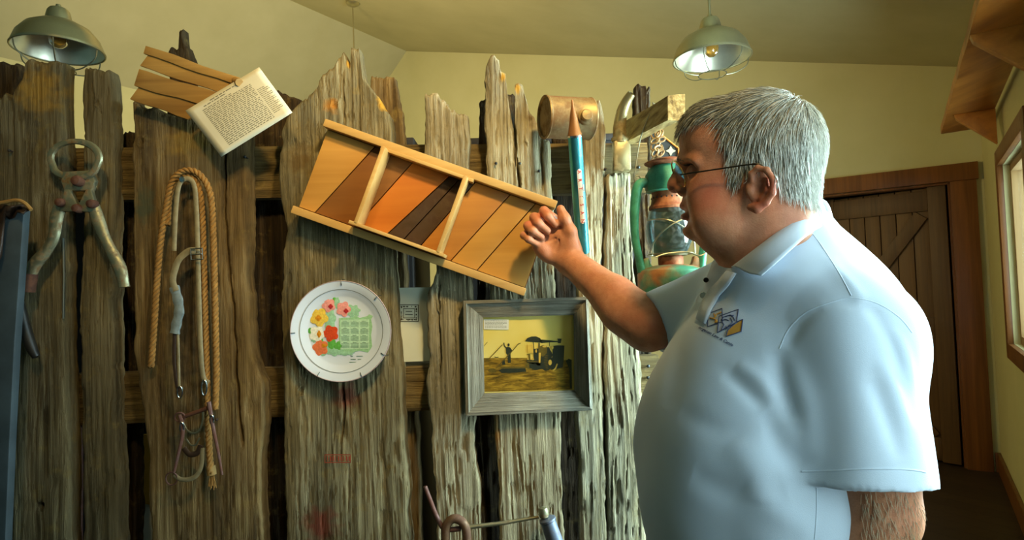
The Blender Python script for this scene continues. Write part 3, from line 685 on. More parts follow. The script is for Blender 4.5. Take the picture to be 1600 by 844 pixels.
# rope hung over a nail
Yr = YF - .022
ROPE = m_plain('hemp_rope', C8(142, 104, 50), .9, .3, 90, bump=.4)
rp = thing('hemp_rope', P(295, 500, Yr), 'golden hemp rope looped over a nail with its ends hanging down', 'rope')
def rope(name, pts, R=.0065, pitch=.034, par=rp):
    path = smooth_path(pts, 14); L = 0; frames = []
    n0 = Vector((0, 1, 0)); mbs = MB()
    acc = [0]
    for a, b in zip(path[:-1], path[1:]): acc.append(acc[-1] + (b - a).length)
    N = max(20, int(acc[-1] / .004)); out = [[] for _ in range(3)]; al = np.array(acc)
    X = np.array([tuple(q_) for q_ in path])
    prev = None
    for i in range(N + 1):
        s = acc[-1] * i / N; c = Vector([np.interp(s, al, X[:, k]) for k in range(3)]); c2 = Vector([np.interp(min(s + .003, acc[-1]), al, X[:, k]) for k in range(3)]); c1 = Vector([np.interp(max(s - .003, 0), al, X[:, k]) for k in range(3)])
        t = (c2 - c1).normalized(); n0 = (n0 - t * n0.dot(t)).normalized(); bi = t.cross(n0)
        for k in range(3):
            a = 2 * pi * (s / pitch + k / 3); out[k].append(c + n0 * (math.cos(a) * R * .55) + bi * (math.sin(a) * R * .55))
    for k in range(3): mbs.tube(out[k], R * .62, 7)
    return mbs.build(name, ROPE, par, 180)
rope('rope_strand', [P(x, y, Yr - d) for x, y, d in ((236, 574, 0), (240, 520, 0), (246, 430, 0), (252, 370, .002), (260, 325, .006), (266, 292, .01), (277, 273, .012), (294, 266, .014), (311, 272, .014), (325, 292, .013), (331, 320, .01), (333, 360, .006), (335, 430, .004), (337, 520, .003), (338, 590, .002), (336, 640, 0))])
rope('rope_strand', [P(x, y, Yr - d) for x, y, d in ((262, 352, 0), (264, 310, .002), (272, 285, .004), (288, 275, .006), (303, 279, .006), (312, 300, .006), (316, 340, .004), (318, 400, .002), (320, 480, .002), (323, 580, .002), (325, 660, .002), (328, 720, .003), (330, 740, .003))])
MB().tube([P(329, 728, Yr), P(331, 742, Yr)], .010, 10).build('whipping', m_plain('rope_binding', C8(150, 120, 70), .8), rp)
ts = MB()
for k in range(14):
    a = random.uniform(-1, 1); b = random.uniform(-1, 1); ts.tube([P(331 + a * 3, 740, Yr + b * .004), P(333 + a * 8, 762 + random.uniform(-4, 4), Yr + b * .008)], .0011, 5)
ts.build('frayed_end', ROPE, rp)
nl = MB().lathe([(.003, .04), (.003, -.02), (.006, -.021), (.006, -.024), (0, -.025)], P(293, 283, Yr), (0, 1, 0), 10).build('nail', STEEL, b3)

# bridle
Yb = YF - .042
br = thing('horse_bridle', P(300, 560, Yb), 'old leather horse bridle with buckle, taped cheek strap and rusty bit', 'bridle')
def strap(pts, w_=.006, th=.0022, mat=STRAP, name='strap', par=br, dy=0):
    p_ = smooth_path([P(x, y, Yb + dy) for x, y in pts], 6)
    return MB().tube(p_, 1.0, 8, flat=(th, w_), up=(0, -1, 0)).build(name, mat, par)
strap(((272, 392), (274, 340), (279, 292), (291, 279), (303, 289), (307, 330), (309, 390), (311, 470), (314, 555), (318, 590), (326, 598)), .0055)
strap(((305, 392), (294, 393), (280, 405), (273, 422), (270, 440), (275, 455)), .0075, mat=STRAP, dy=-.004)
strap(((273, 515), (272, 560), (276, 600), (281, 612)), .004, mat=LEATH); strap(((278, 515), (279, 560), (280, 605)), .003, mat=STRAP)
bu = MB(); bq_ = [P(x, y, Yb - .009) for x, y in ((298, 389), (316, 388), (317, 405), (299, 406))]
bu.tube([bq_[0], bq_[1], bq_[2], bq_[3]], .0018, 8, closed=True); bu.tube([P(299, 398, Yb - .011), P(315, 397, Yb - .012)], .0013, 6)
bu.build('buckle', STEEL, br)
tp_ = smooth_path([P(x, y, Yb) for x, y in ((272, 448), (277, 465), (280, 485), (276, 505), (273, 521))], 6)
MB().tube(tp_, [.0095 + .0008 * math.sin(k * 1.1) for k in range(len(tp_))], 9, flat=(.6, 1.15)).build('tape_wrap', m_plain('grey_tape', C8(112, 122, 122), .35, .3, 60, bump=.8), br)
MB().tube([P(282, 653, Yb), P(324, 638, Yb)], [.0045, .005], 10).build('bit_bar', RUST, br)
for path in (((281, 648), (285, 665), (285, 682), (279, 708), (272, 738)), ((326, 628), (329, 645), (333, 668), (338, 692), (343, 718), (347, 742))):
    MB().tube(smooth_path([P(x, y, Yb - .003) for x, y in path], 5), [.005 - .0001 * k for k in range(5 * (len(path) - 1) + 1)], 8).build('bit_shank', RUSTROD, br)
def wring(cx, cy, rx, ry, r, mat, dy=0, name='ring'):
    MB().tube([P(cx + rx * math.cos(2 * pi * k / 18), cy + ry * math.sin(2 * pi * k / 18), Yb + dy + .003 * math.sin(2 * pi * k / 18)) for k in range(18)], r, 7, closed=True).build(name, mat, br)
wring(281, 613, 4, 9, .0018, STEEL); wring(319, 606, 4, 12, .002, STEEL, -.004); wring(268, 748, 9, 10, .0017, RUSTROD); wring(281, 652, 8, 7, .002, RUSTROD, -.002); wring(284, 668, 3, 8, .0018, STEEL, -.006); wring(331, 656, 3, 7, .0018, STEEL, -.006)
strap(((286, 660), (292, 672), (302, 677), (312, 672), (317, 655), (316, 640)), .0022, .0016, WIRE, 'curb_chain'); strap(((291, 686), (298, 695), (306, 695), (312, 684)), .002, .0016, WIRE, 'curb_chain')
strap(((272, 742), (282, 749), (296, 749), (308, 742), (315, 725), (316, 700)), .005, .002, STRAP, 'curb_strap')
strap(((287, 700), (296, 710), (308, 708), (314, 696)), .006, .002, LEATH, 'curb_strap')

# ------------------------------------------------------------------ cabbage cutter
Yc = YF - .018
kc = thing('cabbage_cutter', P(667, 325, Yc), 'long wooden cabbage slicing board with sliding box hung aslant', 'slicer')
K0 = P(513, 197, Yc); KA = (P(868, 323, Yc) - K0); KB = (P(468, 331, Yc) - K0); LA = KA.length; LB = KB.length
ea = KA.normalized(); eb = (KB - ea * KB.dot(ea)).normalized(); en = Vector((0, -1, 0))
def kp(a, b, n=0): return K0 + ea * a + eb * b + en * n
def kpix(px, py):                      # pixel -> (a, b) on the cutter's floor
    q_ = P(px, py, Yc) - K0; return q_.dot(ea), q_.dot(eb)
TAN = m_wood('cutter_pale', C8(164, 116, 48), C8(198, 150, 74), 'x', 0.45, 30)
TANL = m_wood('cutter_rail_wood', C8(174, 132, 68), C8(206, 168, 102), 'x', 0.5, 40)
BRN = m_wood('cutter_brown_shaded', C8(108, 66, 26), C8(138, 90, 38), 'x', 0.45, 30); MIDB = m_wood('cutter_mid', C8(156, 100, 40), C8(188, 132, 60), 'x', 0.45, 30)
ORG = m_wood('cutter_orange', C8(168, 92, 26), C8(196, 120, 44), 'x', 0.4, 30)
BLADE = m_metal('dark_blade', C8(84, 66, 48), 0.5, 0.6, C8(64, 44, 28), 0.5, 20)
rw = .0175
Zs = lambda x, y: kpix(440 + x / 2.813, 180 + y / 2.813)
lines = [(Zs(395, 165), Zs(190, 390)), (Zs(545, 250), Zs(425, 385)), (Zs(640, 365), Zs(500, 495)), (Zs(700, 375), Zs(570, 515)), (Zs(765, 400), Zs(640, 545)), (Zs(985, 375), Zs(765, 620)), (Zs(1095, 415), Zs(880, 660))]
def at_b(l, b): (a0, b0), (a1, b1_) = l; return a0 + (a1 - a0) * (b - b0) / (b1_ - b0)
b_lo, b_hi = rw * .6, LB - rw * .6
edges = [(0.004, 0.004)] + [(at_b(l, b_lo), at_b(l, b_hi)) for l in lines] + [(LA - .004, LA - .004)]
pm = [TAN, BRN, ORG, BLADE, BLADE, MIDB, TAN, TAN]; nm = ['panel', 'panel', 'panel', 'blade', 'blade', 'panel', 'panel', 'panel']  # the first brown panel has the sliding box's shade in its colour
gp = .0012
for k in range(8):
    (a0, a1), (c0, c1) = edges[k], edges[k + 1]
    a1c = max(.004, a1); c1c = max(.004, c1)
    if c1 < .004: c1c = .004
    pts = [kp(max(.004, a0) + gp, b_lo), kp(min(LA - .004, c0) - gp, b_lo), kp(min(LA - .004, c1c) - gp, b_hi), kp(a1c + gp, b_hi)]
    if a1 < .004 and k > 0:             # the first slanted joint leaves through the left end
        bb_ = lines[k - 1]; 
    MB().prism(pts, en * (.010 if nm[k] == 'panel' else .0085), .0008).build(nm[k], pm[k], kc, 30)
for b in (0, LB):
    c = kp(LA / 2, b, .016); MB().box(c, (LA, rw, .034), (ea, eb, en), .002).build('side_rail', TANL, kc)
MB().box(kp(LA / 2, LB / 2, -.002), (LA * .99, LB * .97, .004), (ea, eb, en)).build('backing', BRN, kc)
# sliding box: two cross walls and two side walls
A0 = Zs(488, 182); A1 = Zs(380, 468); B0 = Zs(835, 315); B1 = Zs(738, 590)
wl_ = .0085; hb = .062
bx_ = [(A0, A1), (B0, B1)]
a_l = (A0[0] + A1[0]) / 2 - .006; a_r = (B0[0] + B1[0]) / 2 - .012; b_t = rw * .5 + .004; b_b = LB - rw * .9
for a in (a_l, a_r): MB().box(kp(a, (b_t + b_b) / 2, .012 + hb / 2), (wl_, b_b - b_t, hb), (ea, eb, en), .0012).build('box_end', TANL, kc)
for b in (b_t, b_b): MB().box(kp((a_l + a_r) / 2, b, .012 + (hb / 2 if b == b_b else .014)), (a_r - a_l + .03, .0075, hb if b == b_b else .028), (ea, eb, en), .0012).build('box_side', TANL, kc)

# ------------------------------------------------------------------ calendar plate
Yq = YF - .022
plc = P(535, 517, Yq); pr = .1125
pl = thing('calendar_plate', plc, 'round white china plate with flowers and a green calendar print', 'plate')
CH = Mat('white_china', 0.12, spec=.6); CH.color(C8(212, 222, 234)); CH.b.inputs['Coat Weight'].default_value = .5
ax = (0, -1, 0)
prof = [(0, 0), (.06, 0), (.075, .0005), (.080, .002), (.094, .009), (.108, .0135), (pr, .0145), (pr + .0005, .0135), (.108, .0115), (.092, .006), (.074, -.004), (.06, -.006), (0, -.006)]
MB().lathe(prof, plc, ax, 64, caps=False).build('plate_body', CH.m, pl, 60)
def arc_ring(r, h, w_, mat, name):
    MB().lathe([(r - w_, h), (r, h + .0006), (r + w_, h + (.0004 if r < .09 else .0008))], plc, ax, 64, caps=False).build(name, mat, pl, 180)
GOLD = m_plain('grey_gilt_line', C8(120, 128, 124), .5)
arc_ring(.0935, .0093, .0006, GOLD, 'rim_line'); 
MB().tube([plc + Vector((math.cos(2 * pi * k / 60) * pr, -.0143, math.sin(2 * pi * k / 60) * pr)) for k in range(60)], .0011, 6, closed=True).build('gilt_edge', m_plain('pink_gilt', C8(170, 150, 150), .4), pl)
pq = lambda x, y, n=.0012: (lambda q_: Vector((q_.x, Yq - n, q_.z)))(P(x, y, Yq))
def blob(mb, x, y, r, lobes=6, amp=.25, ph=0, sx=1, sy=1, n=.0012):
    c = pq(x, y, n + .0006); k = 26; b = len(mb.v); mb.v.append(c)
    for i in range(k):
        a = 2 * pi * i / k; rr = r * (1 - amp + amp * abs(math.cos(lobes * a / 2 + ph))); mb.v.append(pq(x + rr * sx * math.cos(a), y + rr * sy * math.sin(a), n))
    for i in range(k): mb.f.append((b, b + 1 + i, b + 1 + (i + 1) % k))
def pcol(nm_, c): return m_plain(nm_, c, .25, .18, 220, bump=0)
leafA, leafB = MB(), MB()
for x, y, r, sx, sy in ((506, 545, 15, 1.3, .8), (524, 548, 13, 1.2, .7), (516, 500, 14, .7, 1.6), (526, 472, 9, .6, 1.2), (551, 486, 12, 1.1, .9), (540, 552, 10, 1.5, .4), (491, 530, 6, 1, 1)): blob(leafB, x, y, r, 7, .35, .5, sx, sy, .0008)
for x, y, r, sx, sy in ((518, 536, 10, .7, 1.3), (528, 541, 8, 1, 1), (512, 478, 6, .6, 1.3), (522, 466, 5, .5, 1.6), (484, 517, 5, 1, 1), (503, 536, 6, .7, 1.2)): blob(leafA, x, y, r, 5, .3, .2, sx, sy, .0010)
leafB.build('pale_leaves', pcol('pale_green', C8(150, 196, 160)), pl, 0); leafA.build('leaves', pcol('leaf_green', C8(96, 170, 74)), pl, 0)
for nm_, col, items in (('pink_flowers', C8(226, 150, 140), ((514, 477, 11), (537, 483, 12))), ('yellow_flower', C8(226, 190, 74), ((499, 496, 15),)), ('white_flower', C8(232, 232, 214), ((496, 522, 13),)), ('orange_flower', C8(226, 120, 74), ((501, 543, 13),)), ('red_flower', C8(206, 74, 34), ((517, 521, 13),))):
    m_ = MB()
    for x, y, r in items: blob(m_, x, y, r, 5, .3, x, 1, 1.05, .0014)
    m_.build(nm_, pcol(nm_, col), pl, 0)
for x, y, r, lb, sx, sy, nm_, col in ((517, 479, 4, 4, 1, 1, 'dark_red', C8(170, 44, 48)), (541, 486, 4, 4, 1, 1, 'dark_red', C8(170, 44, 48)), (498, 497, 5, 4, 1, 1, 'amber', C8(206, 134, 30)), (499, 522, 4.5, 4, .8, 1.3, 'amber', C8(206, 134, 30)), (507, 540, 5, 3, 1, .7, 'amber', C8(206, 134, 30))):
    cm = MB(); blob(cm, x, y, r, lb, .3, 0, sx, sy, .0022); cm.build('flower_heart', bpy.data.materials.get(nm_) or pcol(nm_, col), pl, 0)
cal = MB(); calf = MB()
out = [(530, 497), (552, 496), (556, 492), (562, 497), (574, 494), (577, 491), (583, 494), (580, 499), (582, 510), (580, 524), (582, 545), (583, 551), (575, 551), (562, 548), (550, 551), (540, 549), (530, 549)]
calf.add([pq(x, y, .0009) for x, y in out], [tuple(range(len(out)))[::-1]]); calf.build('calendar_frame', pcol('calendar_green', C8(150, 196, 150)), pl, 0)
cal.add([pq(x, y, .0011) for x, y in ((532, 500), (577, 499), (577, 545), (532, 546))], [(3, 2, 1, 0)]); cal.build('calendar_panel', pcol('calendar_pale', C8(180, 214, 180)), pl, 0)
lines_ = MB()
for r_ in range(4):
    for c_ in range(3):
        x0 = 533.5 + c_ * 14.8; y0 = 501.5 + r_ * 11.2
        for k in range(5):
            lines_.add([pq(x0 + (3 if k == 0 else 0), y0 + k * 1.9, .0014), pq(x0 + (9 if k == 0 else 12.4), y0 + k * 1.9, .0014), pq(x0 + (9 if k == 0 else 12.4), y0 + k * 1.9 + .75, .0014), pq(x0 + (3 if k == 0 else 0), y0 + k * 1.9 + .75, .0014)], [(3, 2, 1, 0)])
for a, b, y in ((548, 552, 556), (557, 567, 556), (548, 556, 561), (559, 566, 561), (546, 567, 565.5)): lines_.add([pq(a, y, .0012), pq(b, y, .0012), pq(b, y + 1, .0012), pq(a, y + 1, .0012)], [(3, 2, 1, 0)])
lines_.build('calendar_print', pcol('calendar_ink', C8(104, 140, 112)), pl, 0)
for x, y in ((536, 441), (588, 467), (460, 520), (601, 553), (566, 583), (501, 583)):
    c = P(x, y, Yq); rd = (c - plc).normalized()
    MB().tube([plc + rd * (pr + .004) + Vector((0, .012, 0)), plc + rd * (pr + .003) + Vector((0, -.013, 0)), plc + rd * (pr - .004) + Vector((0, -.0165, 0)), plc + rd * (pr - .010) + Vector((0, -.0125, 0))], .0009, 6).build('hanger_clip', m_plain('dark_wire', C8(70, 80, 78), .4, metal=.8) if 'dark_wire' not in bpy.data.materials else bpy.data.materials['dark_wire'], pl)

# ------------------------------------------------------------------ white card with an ornamental label, tucked between boards
Yk = YF + .040
card = thing('ornament_card', P(647, 508, Yk), 'pale card with small ornamental stamp tucked between planks beside the plate', 'card')
MB().prism([P(x, y, Yk) for x, y in ((616, 450), (676, 449), (678, 564), (620, 566))], (0, .003, 0)).build('card', m_plain('pale_card', C8(206, 210, 190), .7, .04, 10), card)
od = MB(); rr = random.Random(4)
def rect(mb, fn, a, b, c, d): mb.add([fn(a, b), fn(c, b), fn(c, d), fn(a, d)], [(3, 2, 1, 0)])
kf = lambda x, y: P(x, y, Yk - .0006)
for a, b, c, d in ((624, 476, 654, 477), (624, 502, 654, 503), (624, 476, 625, 503), (653, 476, 654, 503), (630, 482, 648, 482.8), (630, 496.5, 648, 497.3), (630, 482, 630.8, 497), (647.5, 482, 648.3, 497), (634, 486, 644, 487.2), (633, 491, 645, 492)): rect(od, kf, a, b, c, d)
for k in range(46):
    e = k % 4; t = rr.random()
    x, y = ((626 + 26 * t, 479.3), (626 + 26 * t, 499.6), (627.5, 478 + 22 * t), (650.5, 478 + 22 * t))[e]; rect(od, kf, x - 1, y - 1, x + rr.uniform(.2, 1.2), y + rr.uniform(.2, 1.2))
od.build('ornament_print', m_plain('brown_ink', C8(70, 66, 50), .8), card, 0)

# ------------------------------------------------------------------ framed photograph
Yg = YF - .006
fp = thing('framed_photograph', P(826, 556, Yg), 'sepia photograph of a tractor in a grey barnwood frame', 'picture')
OC = [P(725, 470, Yg), P(917, 464, Yg), P(924, 638, Yg), P(729, 647, Yg)]
IC = [P(755, 496, Yg), P(896, 492, Yg), P(897, 609, Yg), P(757, 614, Yg)]
GREY = [m_weathered('frame_wood_x', C8(84, 80, 66), C8(146, 142, 124), C8(188, 186, 168), 'x', .9, C8(150, 140, 110)), m_weathered('frame_wood_z', C8(84, 80, 66), C8(146, 142, 124), C8(188, 186, 168), 'z', .9, C8(150, 140, 110))]
def fsec(o, i):         # cross-section at a corner: outer back, outer front lip, lip inner, slanting down to the photo
    e = Vector((0, -1, 0)); return [o, o + e * .024, o + (i - o) * .16 + e * .026, o + (i - o) * .22 + e * .021, i + e * .010, i + e * .002]
for k in range(4):
    a = fsec(OC[k], IC[k]); b = fsec(OC[(k + 1) % 4], IC[(k + 1) % 4]); m_ = MB(); n = 24
    for j in range(n + 1):
        for q_ in range(6):
            c = a[q_].lerp(b[q_], j / n); m_.v.append(c + Vector((0, .0012 * (float(vn(c.x * 90 + c.z * 90, q_ * 3.1, k)) - .5), 0)))
    for j in range(n):
        for q_ in range(6): m_.f.append((j * 6 + q_, j * 6 + (q_ + 1) % 6, j * 6 + 6 + (q_ + 1) % 6, j * 6 + 6 + q_))
    m_.f += [tuple(range(6)), tuple(range(n * 6, n * 6 + 6))[::-1]]
    m_.build('frame_side', GREY[k % 2], fp, 35)
Yph = Yg - .003
ph = lambda x, y, n=0: P(750 + x / 6.494, 490 + y / 6.494, Yph - n)
SEP = Mat('sepia_photo_sky', .35); n_ = SEP.noise(SEP.vec((1, 1, 1)), 6, 3, .5); SEP.color(SEP.ramp(n_, [(.3, C8(232, 202, 92)), (.7, C8(248, 232, 150))]))
po = MB().prism([P(754, 494, Yg), P(898, 491, Yg), P(899, 610, Yg), P(756, 616, Yg)], (0, -.003, 0)).build('photo', SEP.m, fp, 0)
FLD = Mat('sepia_photo_field', .35); n_ = FLD.noise(FLD.vec((30, 1, 160)), 1, 5, .7, .6); FLD.color(FLD.ramp(n_, [(.32, C8(66, 56, 24)), (.5, C8(140, 108, 36)), (.7, C8(206, 166, 62))]))
DKS = m_plain('sepia_dark', C8(48, 54, 46), .4, .2, 200); MIDS = m_plain('sepia_mid', C8(108, 92, 40), .4, .25, 200); LTS = m_plain('sepia_light', C8(224, 186, 84), .4, .1, 100)
def poly(mb, pts, n): mb.add([ph(x, y, n) for x, y in pts], [tuple(range(len(pts)))[::-1]])
def pline(mb, pts, w_, n):
    for (x0, y0), (x1, y1) in zip(pts[:-1], pts[1:]):
        L = math.hypot(x1 - x0, y1 - y0) or 1; nx_, ny_ = -(y1 - y0) / L * w_ / 2, (x1 - x0) / L * w_ / 2
        poly(mb, [(x0 + nx_, y0 + ny_), (x0 - nx_, y0 - ny_), (x1 - nx_, y1 - ny_), (x1 + nx_, y1 + ny_)], n)
def disc(mb, x, y, rx, ry, n, k=20): poly(mb, [(x + rx * math.cos(2 * pi * i / k), y + ry * math.sin(2 * pi * i / k)) for i in range(k)], n)
m_ = MB(); poly(m_, [(36, 452), (480, 450), (480, 480), (930, 470), (935, 770), (44, 795)], .0004); m_.build('photo_field', FLD.m, po, 0)
m_ = MB()
poly(m_, [(455, 282), (480, 250), (520, 234), (570, 232), (610, 250), (630, 280), (612, 296), (560, 292)], .0008)     # canopy
poly(m_, [(600, 270), (630, 264), (790, 280), (790, 290), (720, 292), (620, 300)], .0008)
poly(m_, [(742, 330), (790, 322), (856, 326), (850, 470), (840, 545), (790, 560), (720, 570), (690, 500), (735, 440)], .0008)  # boiler
poly(m_, [(784, 255), (828, 255), (826, 268), (820, 300), (790, 300), (790, 270)], .0008)
poly(m_, [(540, 360), (700, 340), (740, 420), (690, 520), (600, 530), (480, 500), (470, 470), (545, 470)], .0008)
disc(m_, 672, 490, 62, 92, .0009); poly(m_, [(500, 500), (620, 500), (640, 560), (560, 575), (500, 550)], .0008)
poly(m_, [(262, 346), (284, 336), (308, 346), (326, 372), (318, 396), (310, 408), (314, 500), (284, 502), (278, 420), (264, 402)], .0008)   # man
disc(m_, 290, 318, 11, 15, .0009); pline(m_, [(268, 352), (246, 326), (242, 296)], 11, .0009); poly(m_, [(220, 480), (250, 470), (258, 520), (226, 522)], .0008)
poly(m_, [(190, 575), (240, 552), (460, 556), (470, 590), (360, 600), (220, 604)], .0008); pline(m_, [(540, 290), (548, 370)], 8, .0009); pline(m_, [(705, 290), (705, 330)], 6, .0009); pline(m_, [(600, 300), (600, 360)], 14, .0009); pline(m_, [(146, 440), (166, 446), (188, 442)], 6, .0009)
poly(m_, [(870, 480), (900, 460), (930, 470), (932, 760), (912, 755), (905, 560)], .0007)
m_.build('photo_machine', DKS, po, 0)
m_ = MB()
pline(m_, [(90, 460), (228, 316)], 8, .0007); pline(m_, [(160, 560), (340, 365), (385, 312), (412, 300)], 8, .0011); pline(m_, [(40, 330), (75, 290)], 5, .0007); pline(m_, [(60, 490), (76, 462), (98, 500), (100, 535)], 6, .0008)
disc(m_, 125, 578, 42, 22, .0008); poly(m_, [(170, 560), (240, 540), (450, 540), (470, 556), (230, 560)], .0009)
for k in range(9): pline(m_, [(640 + 4 * abs(k - 4) + k * 2, 430 + k * 17), (684 + 2 * abs(k - 4), 424 + k * 17)], 6, .0012)
poly(m_, [(470, 412), (510, 408), (512, 470), (498, 480), (490, 420)], .0010); pline(m_, [(480, 488), (620, 488)], 10, .0011); disc(m_, 500, 530, 40, 34, .0006)
poly(m_, [(590, 340), (640, 320), (680, 330), (680, 400), (640, 440), (600, 420)], .0010)
m_.build('photo_gear', MIDS, po, 0)
m_ = MB()
poly(m_, [(482, 318), (540, 316), (540, 404), (484, 404)], .0013); disc(m_, 711, 497, 18, 28, .0014); poly(m_, [(596, 400), (618, 398), (612, 500), (596, 500)], .0012); pline(m_, [(740, 580), (765, 560), (785, 510)], 14, .0012); disc(m_, 736, 345, 12, 16, .0013); disc(m_, 535, 464, 14, 10, .0013); disc(m_, 570, 380, 8, 18, .0013); disc(m_, 655, 335, 22, 9, .0013)
m_.build('photo_highlights', LTS, po, 0)
MB().prism([ph(x, y, .0012) for x, y in ((38, 58), (292, 62), (290, 164), (40, 160))], (0, -.0004, 0)).build('caption_slip', m_plain('slip_paper', C8(236, 236, 236), .6, .03), fp, 0)
m_ = MB()
for k in range(6): words(m_, lambda u, v: ph(50 + 230 * u, 70 + 84 * v, .0019), 0, .96 if k != 3 else .8, .02 + k * .165, .05, 300 + k, .02, (.04, .12))
m_.build('caption_print', INK, fp, 0)
GLSM = m_glass('picture_glass', (.97, .98, .96, 1), .06)
MB().prism([q_ + Vector((0, -.0062, 0)) for q_ in IC], (0, -.0012, 0)).build('glass', GLSM, fp, 0)

# ------------------------------------------------------------------ insect sprayer
sy_ = thing('insect_sprayer', P(903, 260, YF - .08), 'old hand insect sprayer with rusty tank and blue pump tube', 'sprayer')
TANK = m_metal('tarnished_tin', C8(150, 128, 86), 0.5, 0.6, C8(120, 88, 48), 0.5, 22, .2)
ta, tb = P(851, 183, YF - .080), P(921, 186, YF - .050); L = (tb - ta).length; axt = (tb - ta).normalized(); R = .046
MB().lathe([(0, .004), (R * .9, .003), (R * .93, .0), (R * 1.02, -.002), (R * 1.04, .001), (R, .004), (R, L * .5), (R, L - .004), (R * 1.03, L - .001), (R * 1.01, L + .002), (R * .93, L), (R * .9, L - .003), (0, L - .003)], ta, axt, 40, caps=False).build('tank', TANK, sy_, 30)
MB().lathe([(.016, -.012), (.0165, .004), (.0125, .006), (.0125, .014), (.011, .017), (0, .018)], P(915, 183, YF - .062 - .040), (0.12, -1, .05), 24).build('filler_cap', TANK, sy_, 30)
t0_, t1_ = P(898, 212, YF - .122), P(911, 395, YF - .036); axp = (t0_ - t1_).normalized(); Lp = (t0_ - t1_).length
BLUE = m_metal('blue_tinplate', C8(66, 160, 176), 0.3, 0.75, C8(120, 150, 140), 0.36, 120, .15)
MB().lathe([(.0135, 0), (.0145, .001), (.0148, .003), (.0148, Lp - .004), (.0152, Lp - .002), (.0145, Lp)], t1_, axp, 36).build('pump_tube', BLUE, sy_, 30)
MB().lathe([(.0152, -.002), (.0152, .003), (.013, .008), (.0085, .034), (.0045, .055), (.003, .060), (.0022, .072), (.0012, .074)], t0_, axp, 28).build('nozzle_cone', m_plain('copper_brown', C8(166, 112, 64), .4, .15, 30, .4), sy_, 30)
MB().lathe([(.0157, -.003), (.0157, .001)], t0_, axp, 28, caps=False).build('seam_band', STEEL, sy_, 30)
# white name strip curved round the tube, red letters down it
xr = Vector((1, 0, 0)); xr = (xr - axp * xr.dot(axp)).normalized(); zr = axp.cross(xr); zr = zr if zr.y < 0 else -zr
def on_tube(x, h, lift): a = x / .0148; r = .0148 + lift; return t1_ + axp * h + xr * (math.sin(a) * r) + zr * (math.cos(a) * r)
h0, h1 = Lp * .27, Lp * .735; m_ = MB(); nx_, nh = 8, 30
hwid = .0052; xo = .0028
for i in range(nh + 1):
    f = i / nh; h = h0 + (h1 - h0) * f; e = min(f, 1 - f) * (h1 - h0); ww = hwid * (1 if e > hwid else math.sqrt(max(0.05, 1 - (1 - e / hwid) ** 2)))
    for j in range(nx_ + 1): m_.v.append(on_tube(xo + ww * (2 * j / nx_ - 1), h, .0004))
for i in range(nh):
    for j in range(nx_): m_.f.append((i * 9 + j, i * 9 + j + 1, i * 9 + j + 10, i * 9 + j + 9))
m_.build('name_strip', m_plain('strip_white', C8(232, 228, 214), .5, .05), sy_, 60)
def text_mesh(s, size, shear=0.0, bold=0.0):
    """flat mesh of a string in its own xy plane -> (verts, faces)"""
    cu = bpy.data.curves.new('t', 'FONT'); cu.body = s; cu.size = size; cu.shear = shear; cu.align_x = 'CENTER'; cu.align_y = 'CENTER'; cu.offset = bold; cu.resolution_u = 3
    ob = bpy.data.objects.new('t', cu); COL.objects.link(ob); dg = bpy.context.evaluated_depsgraph_get(); ev = ob.evaluated_get(dg); me = ev.to_mesh()
    v = [q_.co.copy() for q_ in me.vertices]; f = [list(p_.vertices) for p_ in me.polygons]; ev.to_mesh_clear(); bpy.data.objects.remove(ob); bpy.data.curves.remove(cu); return v, f
m_ = MB()
for k, chh in enumerate('ARTISAN'):
    v, f = text_mesh(chh, .0108, 0, .0002); hc = h1 - .0065 - (h1 - h0 - .013) * k / 6
    m_.add([on_tube(xo + q_.y, hc - q_.x, .0009) for q_ in v], f)       # letters lie on their side, reading downwards
m_.build('lettering', m_plain('red_letter', C8(206, 62, 50), .5), sy_, 0)
m_ = MB(); m_.add([on_tube(x, h, .0005) for x, h in ((.0095, Lp * .60), (.0125, Lp * .60), (.0125, Lp * .54), (.0095, Lp * .54))], [(0, 1, 2, 3)]); m_.build('small_label', bpy.data.materials['strip_white'], sy_, 0)

# ------------------------------------------------------------------ curved metal spout set over the board end
su = thing('metal_spout', P(972, 215, YF - .012), 'curved tin spout with flat body fixed on the plank end beside the timber peg', 'spout')
TIN = m_metal('yellowed_tin', C8(170, 158, 116), 0.32, 0.85, C8(110, 88, 50), 0.42, 26, .2)
sp_ = smooth_path([P(x, y, YF - d) for x, y, d in ((969, 222, .02), (968, 200, .025), (972, 175, .035), (979, 158, .045), (987, 146, .055))], 6)
m_ = MB(); m_.tube(sp_, [.0165 - .0003 * k for k in range(len(sp_))], 18, caps=False); m_.tube(sp_, [.0145 - .0003 * k for k in range(len(sp_))], 18, caps=False); m_.build('neck', TIN, su, 60)
MB().tube([P(x, y, YF - .02) for x, y in ((968, 215), (968.5, 220))], .0195, 20, flat=(.8, 1)).build('collar', TIN, su)
MB().prism([P(x, y, YF - .034) for x, y in ((959, 219), (978, 217), (986, 224), (987, 266), (973, 268), (959, 267))], (0, .028, 0), .006).build('body', TIN, su)

